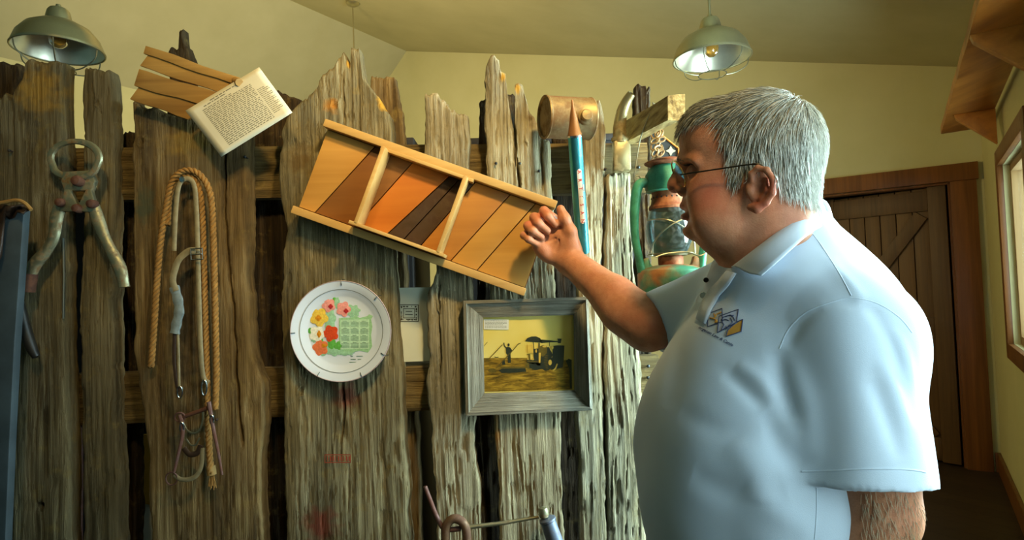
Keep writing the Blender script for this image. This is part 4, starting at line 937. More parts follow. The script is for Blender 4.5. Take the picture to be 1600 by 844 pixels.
# ------------------------------------------------------------------ hurricane lantern
Yt = 1.28
lc = P(1050, 455, Yt); px = Yt / FPX                        # metres per pixel at that depth
lantern = thing('hurricane_lantern', lc, 'green painted hurricane lantern hanging by its wire from the timber peg', 'lantern')
def m_green(nm_, amt):
    M = Mat(nm_, .55); n_ = M.noise(M.vec((1, 1, 1)), 22, 6, .7); n2 = M.noise(M.vec((1, 1, 1)), 7, 4, .6)
    c = M.ramp(n_, [(.35, C8(36, 110, 84)), (.65, C8(70, 160, 126))]); M.color(M.mix(M.ramp(n2, [(1 - amt - .06, G(0)), (1 - amt + .06, G(1))]), c, M.ramp(n_, [(.3, C8(116, 62, 34)), (.7, C8(176, 130, 74))]))); M.bump(n_, .3, .001); return M.m
GRN = m_green('green_enamel', .34); GRN2 = m_green('green_enamel_worn', .52); RSTL = m_metal('lantern_rust', C8(170, 110, 70), .7, .2, C8(130, 70, 40), .5, 40)
LH = lambda y: (455 - y) * px                               # height above the base
MB().lathe([(.060, 0), (.068, .001), (.070, .004), (.070, LH(427)), (.066, LH(422)), (.045, LH(416)), (.030, LH(414)), (0, LH(413))], lc, UP, 48).build('tank', GRN2, lantern, 35)
MB().lathe([(.024, LH(416)), (.026, LH(412)), (.026, LH(402)), (.022, LH(398)), (.018, LH(396))], lc, UP, 32).build('burner', RSTL, lantern, 35)
MB().lathe([(.034, LH(400)), (.036, LH(398)), (.034, LH(396)), (.026, LH(396))], lc, UP, 32, caps=False).build('globe_plate', WIRE, lantern, 35)
GLBM = m_glass('smoky_globe', C8(186, 198, 198), .10, .03, C8(150, 160, 156))
gpz = [(398, .031), (390, .038), (378, .045), (366, .0485), (354, .0485), (342, .045), (330, .040), (325, .038)]
MB().lathe([(r, LH(y)) for y, r in gpz] + [(r - .002, LH(y)) for y, r in gpz[::-1]], lc, UP, 48, caps=False).build('globe', GLBM, lantern, 60)
MB().lathe([(.040, LH(327)), (.041, LH(323)), (.036, LH(318)), (.033, LH(304)), (.034, LH(300))], lc, UP, 40).build('chimney', RSTL, lantern, 35)
hs = MB()
for k in range(20):
    a = 2 * pi * k / 20; c = lc + Vector((math.cos(a) * .0335, math.sin(a) * .0335, LH(309))); hs.ball(c, .0022, 6)
hs.build('vent_holes', BLACK, lantern)
MB().lathe([(.034, LH(300)), (.045, LH(298)), (.047, LH(292)), (.045, LH(272)), (.036, LH(262)), (.030, LH(258))], lc, UP, 40).build('hood', GRN, lantern, 35)
MB().lathe([(.016, LH(262)), (.038, LH(257)), (.046, LH(254)), (.046, LH(252.5)), (.030, LH(248)), (.010, LH(246)), (0, LH(246))], lc, UP, 40).build('cap', RSTL, lantern, 35)
for sg in (-1, 1):
    pts = smooth_path([lc + Vector((sg * r, -.002, LH(y))) for r, y in ((.040, 286), (.054, 284), (.064, 292), (.070, 315), (.0735, 345), (.0725, 375), (.066, 405), (.062, 424))], 6)
    MB().tube(pts, [.0095 + .0012 * math.sin(k * .07 * 2) for k in range(len(pts))], 14, flat=(1.25, 1)).build('side_tube', GRN, lantern)
    MB().prism([lc + Vector((sg * r, -.010, LH(y))) for r, y in ((.028, 424), (.060, 424), (.058, 404), (.048, 401), (.043, 413))], (0, .02, 0), .003).build('tube_foot', GRN2, lantern)
gw = MB()
for sa in (-1, 1):
    gw.tube(smooth_path([lc + Vector((x, -math.sqrt(max(.0001, .051 ** 2 - min(x * x, .0025))) * 1.02, LH(y))) for x, y in ((-sa * .049, 344), (-sa * .02, 346), (sa * .015, 358), (sa * .040, 378), (sa * .044, 398))], 6), .0013, 6)
gw.tube([lc + Vector((math.cos(2 * pi * k / 30) * .046, math.sin(2 * pi * k / 30) * .046, LH(397))) for k in range(30)], .0016, 6, closed=True)
gw.tube(smooth_path([lc + Vector((x, -.052, LH(y))) for x, y in ((-.044, 403), (-.02, 398), (.02, 397), (.045, 403), (.058, 398), (.066, 385))], 5), .0015, 6)
gw.build('guard_wire', WIRE, lantern)
# bail: over the peg, down both sides
top = ba.lerp(bc, .62) + up_ * (hh + .003)
e0 = P(993, 284, Yt); bail = smooth_path([e0, P(991, 277, Yt), P(992, 268, Yt), P(1001, 215, Yt + .01), top - Vector((.012, .02, .012)), top, P(1085, 215, Yt - .01), P(1106, 262, Yt), P(1107, 284, Yt)], 6)
MB().tube(bail, .0014, 7).build('bail', WIRE, lantern)
MB().tube([P(996 + 5 * math.cos(2 * pi * k / 14), 281 + 6 * math.sin(2 * pi * k / 14), Yt) for k in range(14)], .0012, 6, closed=True).build('bail_eye', WIRE, lantern)

# chain bunched on the board end, dark pennant behind
chn = thing('rusty_chain', P(1026, 235, YF + .07), 'bunch of small rusty chain links hanging behind the lantern', 'chain')
CHM = m_metal('chain_rust', C8(130, 104, 66), .5, .5, C8(100, 70, 40), .45)
rr = random.Random(3)
for k in range(13):
    x = 1022 + (k % 3) * 5 + rr.uniform(-2, 2); y = 210 + (k // 3) * 10 + rr.uniform(-2, 2); a0 = rr.uniform(-.6, .6) + (k % 2) * 1.0
    e1 = Vector((math.sin(a0), rr.uniform(-.5, .5), math.cos(a0))).normalized(); e2 = e1.cross(Vector((.2, 1, .1))).normalized(); c = P(x, y, YF + .07 - (k % 2) * .006)
    MB().tube([c + e1 * (.0105 * math.cos(2 * pi * j / 14)) + e2 * (.0055 * math.sin(2 * pi * j / 14)) for j in range(14)], .0024, 7, closed=True).build('link', CHM, chn)
MB().tube([P(1010, 206, YF + .1), P(1024, 208, YF + .065), P(1026, 212, YF + .06)], .002, 6).build('hook', NAILM, chn)
pn = thing('dark_pennant', P(1045, 228, YF + .11), 'small dark triangular pennant with orange border behind the lantern', 'pennant')
MB().prism([P(x, y, YF + .11) for x, y in ((1016, 200), (1030, 208), (1060, 232), (1060, 245), (1016, 245))], (0, .004, 0)).build('cloth', m_plain('dark_felt', C8(34, 36, 34), .9), pn, 0)
MB().tube([P(x, y, YF + .108) for x, y in ((1018, 200), (1030, 208), (1060, 232), (1060, 245))], .0022, 6).build('border', m_plain('orange_felt', C8(176, 112, 40), .8), pn)
MB().prism([P(1048 + (5 if k % 2 else 10) * .8 * math.sin(k * pi / 4), 236 - (5 if k % 2 else 10) * .8 * math.cos(k * pi / 4), YF + .109) for k in range(8)], (0, -.001, 0)).build('pale_star', m_plain('pale_felt', C8(150, 146, 120), .8), pn, 0)

# ------------------------------------------------------------------ iron brace tool low on the fence
Yi = YF - .05
it = thing('bit_brace', P(760, 830, Yi), 'old iron brace tool with bent rod and blue-grey handle hung low', 'tool')
MB().tube(smooth_path([P(x, y, Yi) for x, y in ((664, 760), (670, 776), (680, 802), (690, 822), (697, 828), (720, 826))], 5), [.0045 + .0012 * (k / 25) for k in range(26)], 10).build('bent_rod', RUSTROD, it)
MB().tube(smooth_path([P(x, y, Yi - .006) for x, y in ((697, 880), (696, 845), (697, 824), (704, 813), (714, 811), (724, 818), (729, 834), (731, 880))], 5), .0098, 12).build('ring', m_metal('brown_iron', C8(120, 92, 66), .5, .5, C8(90, 62, 44), .5, 30), it)
MB().tube([P(733, 824, Yi), P(790, 817, Yi), P(842, 808, Yi)], [.0048, .0042, .0034], 10, flat=(1, 1)).build('cross_rod', IRON, it)
MB().lathe([(.010, 0), (.011, .004), (.011, .014), (.009, .020), (.004, .022), (0, .022)], P(850, 808, Yi), (P(848, 790, Yi) - P(850, 808, Yi)), 16).build('end_bolt', IRON, it)
hdl = P(880, 885, Yi) - P(855, 811, Yi)
MB().lathe([(.013, -.003), (.0185, 0), (.0185, .004), (.0165, .006), (.0175, .03), (.0185, .07), (.018, hdl.length)], P(855, 811, Yi), hdl, 22).build('handle', m_metal('blue_grey_iron', C8(112, 122, 140), .45, .6, C8(110, 86, 70), .4, 24), it)
# rusty rod and yellow paper standing behind the planks
rd_ = P(122, 668, YF + .16)
tag(MB().tube([rd_, P(121, 844, YF + .16), Vector((P(121, 844, YF + .16).x - .01, YF + .2, 0.0))], .0115, 12).build('rusty_pipe', RUSTROD, None), 'rusty iron pipe standing upright behind the fence gap', 'pipe')
yp_ = [P(x, y, YF + .22) for x, y in ((208, 680), (240, 678), (244, 790), (216, 786))]
ypo = thing('yellow_booklet', P(225, 740, YF + .22), 'yellow papers seen through the gap behind the fence', 'papers')
zb = .0
MB().prism([yp_[0], yp_[1], yp_[2], yp_[3], P(214, 750, YF + .22), P(210, 725, YF + .22)], (0, .004, 0)).build('yellow_sheet', m_plain('yellow_paper', C8(206, 150, 40), .7, .1, 12), ypo, 0)
MB().prism([P(x, y, YF + .224) for x, y in ((216, 776), (244, 776), (246, 880), (220, 880))], (0, .004, 0)).build('white_sheet', PAPER, ypo, 0)
# near-black cabinet and chest added close behind the fence to darken its gaps
cbx0, cbx1 = P(-60, 300, YF + .3).x, P(640, 300, YF + .3).x
cbz = P(300, 228, YF + .3).z
cb = thing('added_dark_cabinet', Vector(((cbx0 + cbx1) / 2, YF + .5, 0)), 'near-black cabinet added close behind the plank fence to darken its gaps', 'cabinet')
CBM = m_wood('gap_dark_wood', C8(14, 10, 7), C8(24, 17, 11), 'z', .7)
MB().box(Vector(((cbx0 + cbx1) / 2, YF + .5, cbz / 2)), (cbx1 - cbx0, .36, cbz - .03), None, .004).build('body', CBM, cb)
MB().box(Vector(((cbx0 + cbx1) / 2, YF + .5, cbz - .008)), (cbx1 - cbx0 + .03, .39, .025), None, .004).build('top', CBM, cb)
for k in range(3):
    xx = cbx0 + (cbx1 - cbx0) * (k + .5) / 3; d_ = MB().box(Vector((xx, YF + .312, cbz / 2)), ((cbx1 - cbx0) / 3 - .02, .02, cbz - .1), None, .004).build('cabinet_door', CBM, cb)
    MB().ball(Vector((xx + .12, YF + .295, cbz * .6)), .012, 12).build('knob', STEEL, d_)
cb2 = thing('added_dark_chest', Vector((.08, YF + .5, 0)), 'near-black chest added behind the fence to darken the gaps under the insect sprayer', 'chest')  # added like the cabinet, to keep the right-hand gaps dark
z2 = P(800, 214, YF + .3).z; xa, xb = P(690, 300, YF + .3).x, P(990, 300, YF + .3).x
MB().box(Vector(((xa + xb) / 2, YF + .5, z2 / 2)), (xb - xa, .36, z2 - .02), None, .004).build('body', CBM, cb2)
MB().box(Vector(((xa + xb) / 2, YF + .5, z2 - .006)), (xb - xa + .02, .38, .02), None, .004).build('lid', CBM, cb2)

# ------------------------------------------------------------------ pendant lamps of the hall
SHADE = m_metal('brushed_shade', C8(182, 172, 132), 0.36, 0.85, None)
SHIN = m_metal('shade_inside', C8(236, 230, 206), 0.30, 0.9, None)
BULB = Mat('amber_bulb', .05); BULB.b.inputs['Transmission Weight'].default_value = .8; BULB.color(C8(214, 160, 70))
def ceil_h(pt):
    s = (pt - CORNER).dot(P_DIR); return H_RIDGE - (SL_R * (S_RIDGE - s) if s < S_RIDGE else SL_L * (s - S_RIDGE))
def pendant(px_, py_, Y, R, label):
    c = P(px_, py_, Y)                                   # middle of the rim
    pd = thing('pendant_lamp', c, label, 'lamp', 'caged pendant lamps hanging in the hall')
    pr_ = [(R, 0), (R * 1.01, .004), (R * .99, .012), (R * .90, .055), (R * .72, .095), (R * .45, .122), (R * .30, .130)]
    kk = R / .172; pr_ = [(r, h * kk) for r, h in pr_]
    MB().lathe(pr_, c, UP, 48, caps=False).build('shade', SHADE, pd, 60)
    MB().lathe([(r - .004, h - .003) for r, h in pr_[1:]] + [(0, .124 * kk)], c, UP, 48, caps=False).build('shade_lining', SHIN, pd, 60)
    MB().tube([c + Vector((math.cos(2 * pi * k / 48) * R, math.sin(2 * pi * k / 48) * R, 0)) for k in range(48)], .0035, 6, closed=True).build('rim', SHADE, pd)
    MB().lathe([(r * kk, h * kk) for r, h in ((.050, .128), (.048, .150), (.042, .175), (.034, .186), (.012, .190), (.010, .205))], c, UP, 28).build('socket_cup', SHADE, pd, 35)
    MB().lathe([(.012, .12), (.02, .10), (.032, .06), (.034, .045), (.028, .022), (.012, .010), (0, .008)], c, UP, 20, caps=False).build('bulb', BULB.m, pd, 60)
    hz = ceil_h(c)
    MB().tube([c + Vector((0, 0, .2)), Vector((c.x, c.y, hz - .005))], .0062, 10).build('rod', SHADE, pd)
    MB().lathe([(.065, hz - c.z + .012), (.065, hz - c.z - .022), (.05, hz - c.z - .035), (.012, hz - c.z - .04)], c, UP, 28).build('canopy', SHADE, pd, 35)
    cg = MB()
    for k in range(6):
        a = 2 * pi * k / 6; e = Vector((math.cos(a), math.sin(a), 0))
        cg.tube(smooth_path([c + e * R * .98, c + e * R * .92 + Vector((0, 0, -.035)), c + e * R * .62 + Vector((0, 0, -.066)), c + e * R * .36 + Vector((0, 0, -.074))], 4), .0022, 6)
    cg.tube([c + Vector((math.cos(2 * pi * k / 24) * R * .36, math.sin(2 * pi * k / 24) * R * .36, -.074)) for k in range(24)], .0022, 6, closed=True)
    cg.build('wire_cage', WIRE, pd)
    return pd
pendant(92, 79, 2.15, .140, 'caged metal pendant lamp hanging above the iron pincers')
pendant(1112, 92, 2.75, .172, 'caged metal pendant lamp hanging above the timber peg and lantern')
# third one: only its rod and ceiling plate show above the tallest plank
q_ = None
for k in range(400):
    Y = 2.0 + k * .02; t_top = P(551, 2, Y)
    if t_top.z > ceil_h(t_top): break
pc3 = P(551, 2, Y); pendant_z = 2.62
c3 = Vector((pc3.x, pc3.y, pendant_z)); print('PENDANT3', c3, ceil_h(c3))
_P = P
def pendant_at(c, R, label):
    global P
    P = lambda a, b, Y: c
    try: return pendant(0, 0, 0, R, label)
    finally: P = _P
pendant_at(Vector((c3.x, c3.y, 2.2)), .172, 'pendant lamp whose rod rises from behind the tallest plank')
# ------------------------------------------------------------------ the man
def proj(p):
    v = Vector(p) - CAMPOS; z = v.dot(_F0); return 800 + FPX * v.dot(_CR) / z, 422 - FPX * v.dot(_CU) / z
class SDF:
    def __init__(s, lo, hi, h):
        s.lo = np.array(lo, np.float32); s.h = h
        ax_ = [np.arange(lo[k], hi[k] + h, h, dtype=np.float32) for k in range(3)]
        s.X, s.Y, s.Z = np.meshgrid(*ax_, indexing='ij'); s.f = np.full(s.X.shape, 10.0, np.float32)
    def _win(s, pts, ext):
        """index window round some points"""
        A = np.array([tuple(q) for q in pts]); lo = np.floor((A.min(0) - ext - s.lo) / s.h).astype(int); hi = np.ceil((A.max(0) + ext - s.lo) / s.h).astype(int) + 1
        return tuple(slice(max(0, a), max(0, min(n, b))) for a, b, n in zip(lo, hi, s.f.shape))
    def _mixw(s, W, d, k, sub=False):
        full = s.f; s.f = full[W]; s._mix(d, k, sub); full[W] = s.f; s.f = full; return s
    def _mix(s, d, k, sub=False):
        if sub:                                  # smooth subtraction
            d = -d
            if k > 0: h = np.clip(.5 - .5 * (s.f - d) / k, 0, 1); s.f = s.f * (1 - h) + d * h + k * h * (1 - h)
            else: s.f = np.maximum(s.f, d)
        elif k > 0: h = np.clip(.5 + .5 * (s.f - d) / k, 0, 1); s.f = s.f * (1 - h) + d * h - k * h * (1 - h)
        else: s.f = np.minimum(s.f, d)
        return s
    def ell(s, c, r, ax=None, k=.02, sub=False):
        W = s._win([c], max(r) + k + .03); dx, dy, dz = s.X[W] - c[0], s.Y[W] - c[1], s.Z[W] - c[2]
        if ax is not None: dx, dy, dz = [dx * a[0] + dy * a[1] + dz * a[2] for a in ax]
        k0 = np.sqrt((dx / r[0]) ** 2 + (dy / r[1]) ** 2 + (dz / r[2]) ** 2); k1 = np.sqrt((dx / r[0] ** 2) ** 2 + (dy / r[1] ** 2) ** 2 + (dz / r[2] ** 2) ** 2) + 1e-6
        return s._mixw(W, k0 * (k0 - 1) / k1, k, sub)
    def cap(s, a, b, ra, rb=None, k=.02, sub=False):
        rb = ra if rb is None else rb; a = Vector(a); ba_ = Vector(b) - a; L2 = ba_.dot(ba_) + 1e-9; W = s._win([a, Vector(b)], max(ra, rb) + k + .03)
        dx, dy, dz = s.X[W] - a.x, s.Y[W] - a.y, s.Z[W] - a.z
        t = np.clip((dx * ba_.x + dy * ba_.y + dz * ba_.z) / L2, 0, 1)
        return s._mixw(W, np.sqrt((dx - t * ba_.x) ** 2 + (dy - t * ba_.y) ** 2 + (dz - t * ba_.z) ** 2) - (ra + (rb - ra) * t), k, sub)
    def chain(s, pts, rs, k=.01):
        for a, b, r0, r1 in zip(pts[:-1], pts[1:], rs[:-1], rs[1:]): s.cap(a, b, r0, r1, k)
        return s
    def plane(s, o, n, k=.004):                  # keep the side n points away from
        n = Vector(n).normalized(); d = (s.X - o[0]) * n.x + (s.Y - o[1]) * n.y + (s.Z - o[2]) * n.z
        return s._mix(-d, k, True)
    def mesh(s):
        """naive surface nets -> verts (n,3), quads (m,4)"""
        f = s.f; ins = f < 0; S = f.shape
        cnt = np.zeros([q - 1 for q in S], np.float32); pos = [np.zeros_like(cnt) for _ in range(3)]
        for ax_ in range(3):
            o1, o2 = [q for q in range(3) if q != ax_]
            sl0 = [slice(None)] * 3; sl1 = [slice(None)] * 3; sl0[ax_] = slice(0, -1); sl1[ax_] = slice(1, None)
            a, b = f[tuple(sl0)], f[tuple(sl1)]; cr = (a < 0) != (b < 0); t = np.where(cr, a / np.where(cr, a - b, 1), 0)
            for d1 in (0, 1):
                for d2 in (0, 1):
                    ss = [slice(None)] * 3; ss[o1] = slice(d1, S[o1] - 1 + d1); ss[o2] = slice(d2, S[o2] - 1 + d2)
                    c = cr[tuple(ss)]; cnt += c; pos[ax_] += np.where(c, t[tuple(ss)], 0); pos[o1] += c * d1; pos[o2] += c * d2
        act = cnt > 0; idx = np.full(cnt.shape, -1, np.int64); idx[act] = np.arange(act.sum()); I = np.argwhere(act)
        v = np.stack([(I[:, k] + pos[k][act] / cnt[act]) * s.h + s.lo[k] for k in range(3)], -1)
        qs = []
        for ax_ in range(3):
            o1, o2 = (ax_ + 1) % 3, (ax_ + 2) % 3
            sl0 = [slice(1, -1)] * 3; sl1 = [slice(1, -1)] * 3; sl0[ax_] = slice(0, -1); sl1[ax_] = slice(1, None)
            a, b = ins[tuple(sl0)], ins[tuple(sl1)]; E = np.argwhere(a != b)
            if not len(E): continue
            fl = ~a[tuple(E.T)]
            base = E.copy(); base[:, o1] += 1; base[:, o2] += 1
            def cell(d1, d2): q = base.copy(); q[:, o1] += d1; q[:, o2] += d2; return idx[tuple(q.T)]
            Q = np.stack([cell(-1, -1), cell(0, -1), cell(0, 0), cell(-1, 0)], -1); Q[fl] = Q[fl][:, ::-1]; qs.append(Q)
        return v, np.concatenate(qs)
def relax(v, q, n=2, w_=.5):
    """laplacian smoothing of a quad mesh"""
    e = np.concatenate([q[:, [0, 1]], q[:, [1, 2]], q[:, [2, 3]], q[:, [3, 0]]]); e = np.concatenate([e, e[:, ::-1]])
    deg = np.bincount(e[:, 0], minlength=len(v))[:, None]
    for _ in range(n):
        acc = np.stack([np.bincount(e[:, 0], weights=v[e[:, 1], k], minlength=len(v)) for k in range(3)], -1); v = v * (1 - w_) + w_ * acc / np.maximum(deg, 1)
    return v
def vnormals(v, q):
    n = np.cross(v[q[:, 2]] - v[q[:, 0]], v[q[:, 3]] - v[q[:, 1]]); out = np.zeros_like(v)
    for k in range(4): 
        for a in range(3): out[:, a] += np.bincount(q[:, k], weights=n[:, a], minlength=len(v))
    return out / (np.linalg.norm(out, axis=1, keepdims=True) + 1e-12)

# ---- frames
HY = .95
HC = P(1165, 255, HY); hr = Vector((HC.x, HC.y, 0)).normalized()
HS = -hr; HF = Vector((-hr.y, hr.x, 0))                      # towards the camera side, and the way he looks
def Hs(px_, py_, so=0.0): return on_plane(px_, py_, HC + HS * so, HS)
def mir(p): p = Vector(p); return p - HS * (2 * (p - HC).dot(HS))
AXH = (HF, HS, UP)
# ---- head
hd = SDF((HC.x - .15, HC.y - .14, HC.z - .235), (HC.x + .17, HC.y + .15, HC.z + .125), .00175)
hd.ell(Hs(1178, 224), (.096, .074, .078), AXH, 0)
hd.ell(Hs(1215, 258), (.056, .060, .052), AXH, .03)
hd.ell(Hs(1123, 262), (.053, .055, .088), AXH, .03)
hd.ell(Hs(1104, 214), (.036, .052, .045), AXH, .03)
hd.ell(Hs(1124, 338), (.040, .049, .038), AXH, .024)
hd.ell(Hs(1134, 368), (.044, .050, .034), AXH, .024)          # jowl
hd.ell(Hs(1084, 360), (.0175, .024, .014), AXH, .016)         # chin
hd.cap(Hs(1182, 300), Hs(1190, 420), .060, .060, .03)
hd.cap(Hs(1222, 310), Hs(1225, 420), .046, .052, .03)
for sg in (0, 1):
    m_ = (lambda p: p) if sg == 0 else mir
    hd.ell(m_(Hs(1112, 308, .036)), (.032, .018, .032), AXH, .034)         # cheek
    hd.ell(m_(Hs(1120, 348, .044)), (.030, .018, .026), AXH, .025)         # lower cheek
    hd.cap(m_(Hs(1067, 250, .010)), m_(Hs(1088, 254, .046)), .0085, .009, .012)   # brow ridge
    hd.ell(m_(Hs(1076, 268, .036)), (.016, .018, .012), AXH, .010, True)   # eye socket
    hd.ell(m_(Hs(1085, 268, .032)), (.0125, .0125, .0115), AXH, .003)      # lids over the eye
    hd.cap(m_(Hs(1072, 269, .040)), m_(Hs(1090, 271, .046)), .0011, .0011, .0015, True)   # lid slit
    hd.cap(m_(Hs(1082, 281, .034)), m_(Hs(1096, 281, .043)), .0035, .0035, .010)   # bag under the eye
hd.cap(Hs(1069, 256), Hs(1057, 284), .0095, .0125, .012)     # nose
hd.ell(Hs(1056, 291), (.0135, .0125, .0115), AXH, .008)
for sg in (0, 1):
    m_ = (lambda p: p) if sg == 0 else mir
    hd.ell(m_(Hs(1066, 296, .013)), (.0105, .0075, .0085), AXH, .006)
    hd.ell(m_(Hs(1058, 303, .008)), (.005, .0032, .0035), AXH, .003, True)   # nostril
    hd.cap(m_(Hs(1073, 298, .022)), m_(Hs(1087, 330, .034)), .0016, .0016, .006, True)   # smile fold
hd.ell(Hs(1080, 318), (.0155, .025, .015), AXH, .010)         # muzzle
hd.ell(Hs(1070, 322), (.0085, .018, .0055), AXH, .004)
hd.ell(Hs(1072, 339), (.0090, .017, .0062), AXH, .004)
hd.cap(Hs(1060, 330.5), Hs(1070, 331, .019), .0022, .0018, .002, True); hd.cap(Hs(1060, 330.5), mir(Hs(1070, 331, .019)), .0022, .0018, .002, True)
hd.cap(Hs(1070, 331, .019), Hs(1083, 335, .027), .0016, .001, .003, True)
hd.cap(Hs(1066, 350), Hs(1074, 350, .018), .0035, .003, .006, True); hd.cap(Hs(1066, 350), mir(Hs(1074, 350, .018)), .0035, .003, .006, True)
# creases of the neck and jaw
hd.cap(Hs(1128, 410, .058), Hs(1165, 404, .066), .0015, .0015, .004, True); hd.cap(Hs(1165, 404, .066), Hs(1200, 372, .066), .0015, .0015, .004, True)
# ears
for sg in (0, 1):
    m_ = (lambda p: p) if sg == 0 else mir
    hd.ell(m_(Hs(1186, 292, .072)), (.017, .006, .027), [HF.lerp(HS, .25).normalized(), HS, UP] if sg == 0 else [HF, HS, UP], .006)
    rim_ = [Hs(*q) for q in ((1176, 290, .074), (1174, 272, .077), (1184, 263, .081), (1198, 266, .086), (1208, 281, .088), (1207, 302, .086), (1197, 317, .081), (1183, 326, .076), (1173, 324, .072))]
    hd.chain([m_(q) for q in rim_], [.003, .0042, .0045, .0045, .0045, .0045, .005, .007, .0055], .003)
    hd.chain([m_(Hs(*q)) for q in ((1197, 280, .080), (1198, 298, .081), (1189, 312, .078))], [.003, .0035, .003], .004)
    hd.ell(m_(Hs(1182, 297, .082)), (.0085, .007, .011), AXH, .004, True)
    hd.ell(m_(Hs(1187, 277, .082)), (.008, .004, .006), AXH, .004, True)
    hd.ell(m_(Hs(1171, 298, .073)), (.005, .004, .008), AXH, .004)        # tragus
hv, hq = hd.mesh(); del hd
hv = relax(hv, hq, 1, .4)
# ---- right arm reaching to the cutter, and its closed hand
HYD = 1.312
E_R = P(1012, 509, 1.15); W_R = P(886, 404, HYD - .004); S_R = P(1168, 455, 1.165)
ra = SDF((-.005, 1.05, 1.26), (.46, 1.40, 1.64), .0021)
ra.cap(S_R, E_R, .052, .045, 0)
fm = E_R.lerp(W_R, .38)
ra.cap(E_R, fm, .045, .041, .02); ra.cap(fm, W_R.lerp(E_R, .10), .041, .030, .02)
ra.ell(E_R.lerp(W_R, .2) + Vector((0, 0, -.008)), (.050, .042, .038), None, .03)
ha = (P(848, 350, HYD) - P(884, 402, HYD)).normalized(); hw_ = Vector((0, 1, 0)).cross(ha).normalized()
AXP = (ha, hw_, ha.cross(hw_))
ra.ell(W_R, (.032, .030, .023), AXP, .02)
ra.ell(P(868, 378, HYD), (.050, .041, .019), AXP, .018)
ra.ell(P(886, 378, HYD - .012), (.034, .020, .019), AXP, .014)          # ball of the thumb
ra.ell(P(846, 388, HYD - .010), (.036, .017, .017), AXP, .014)          # heel of the hand
def finger(mcp, pip, dip, tip, r):
    ra.cap(P(*mcp), P(*pip), r * 1.12, r * 1.05, .006); ra.cap(P(*pip), P(*dip), r * 1.02, r * .95, .004); ra.cap(P(*dip), P(*tip), r * .95, r * .80, .004)
finger((868, 344, HYD + .012), (850, 330, HYD - .012), (856, 338, HYD - .030), (868, 351, HYD - .026), .0098)
finger((857, 349, HYD + .014), (835, 340, HYD - .012), (841, 349, HYD - .034), (855, 361, HYD - .028), .0100)
finger((847, 357, HYD + .012), (825, 353, HYD - .012), (832, 361, HYD - .033), (846, 371, HYD - .026), .0094)
finger((839, 368, HYD + .008), (819, 368, HYD - .010), (826, 374, HYD - .029), (839, 382, HYD - .023), .0082)
ra.chain([P(895, 390, HYD - .012), P(891, 362, HYD - .022), P(882, 342, HYD - .026), P(876, 327, HYD - .022)], [.018, .0138, .0118, .0092], .008)
ra.cap(P(872, 372, HYD - .020), P(846, 380, HYD - .020), .0012, .0012, .004, True); ra.cap(P(880, 360, HYD - .022), P(868, 392, HYD - .024), .0012, .0012, .005, True)
rv, rq = ra.mesh(); del ra
rv = relax(rv, rq, 1, .3)
# ---- left arm hanging, hand at the thigh
S_L = P(1332, 518, .862); E_L = P(1366, 805, .832)
W_L = E_L + Vector((-.105, -.01, -.225)); K_L = W_L + Vector((-.03, -.005, -.085))
la = SDF((E_L.x - .26, .68, .70), (E_L.x + .10, .95, 1.50), .0034)
la.cap(S_L + Vector((.01, 0, 0)), E_L + Vector((0, 0, .05)), .052, .052, 0); la.cap(E_L + Vector((0, 0, .05)), E_L, .052, .049, .02)
la.ell(E_L + Vector((.018, 0, .005)), (.035, .036, .036), None, .02)
la.cap(E_L, E_L.lerp(W_L, .4), .050, .048, .02); la.cap(E_L.lerp(W_L, .4), W_L, .048, .031, .02)
la.ell(W_L.lerp(K_L, .55), (.026, .020, .048), None, .02)
for k in range(4):
    b0 = K_L + Vector((-.026 + .017 * k, .002, .006 * (k in (1, 2)))); e1 = b0 + Vector((-.008, .004, -.038)); e2 = e1 + Vector((.002, .014, -.024)); e3 = e2 + Vector((.006, .012, -.014))
    la.chain([b0, e1, e2, e3], [.0100, .0094, .0086, .0078], .005)
la.chain([W_L + Vector((-.012, .012, -.02)), W_L + Vector((-.040, .016, -.055)), W_L + Vector((-.048, .016, -.085)), W_L + Vector((-.046, .016, -.108))], [.016, .013, .011, .009], .01)
lv, lq = la.mesh(); del la
# ---- chest and legs under the clothes (coarse, joined so that the figure is whole)
NK = P(1200, 372, .965)
BF = P(993, 730, 1.0); BEL = BF + Vector((.198, 0, -.01)); CHE = Vector((NK.x + .045, 1.01, 1.335))
tb_ = SDF((BF.x - .01, .74, .82), (BF.x + .45, 1.30, 1.56), .008)
tb_.ell(CHE + Vector((0, 0, -.02)), (.115, .15, .14), None, 0); tb_.ell(BEL + Vector((.01, .01, 0)), (.17, .17, .24), None, .05); tb_.cap(NK + Vector((.01, 0, -.05)), CHE + Vector((0, 0, .05)), .05, .07, .04)
tb_.cap(S_L + Vector((0, .03, 0)), S_R, .05, .05, .03)
tv, tq = tb_.mesh(); del tb_
parts_ = [(hv, hq), (rv, rq), (lv, lq), (tv, tq)]
V = np.concatenate([a for a, b in parts_]); off = np.cumsum([0] + [len(a) for a, b in parts_]); Q = np.concatenate([b + o for (a, b), o in zip(parts_, off)])
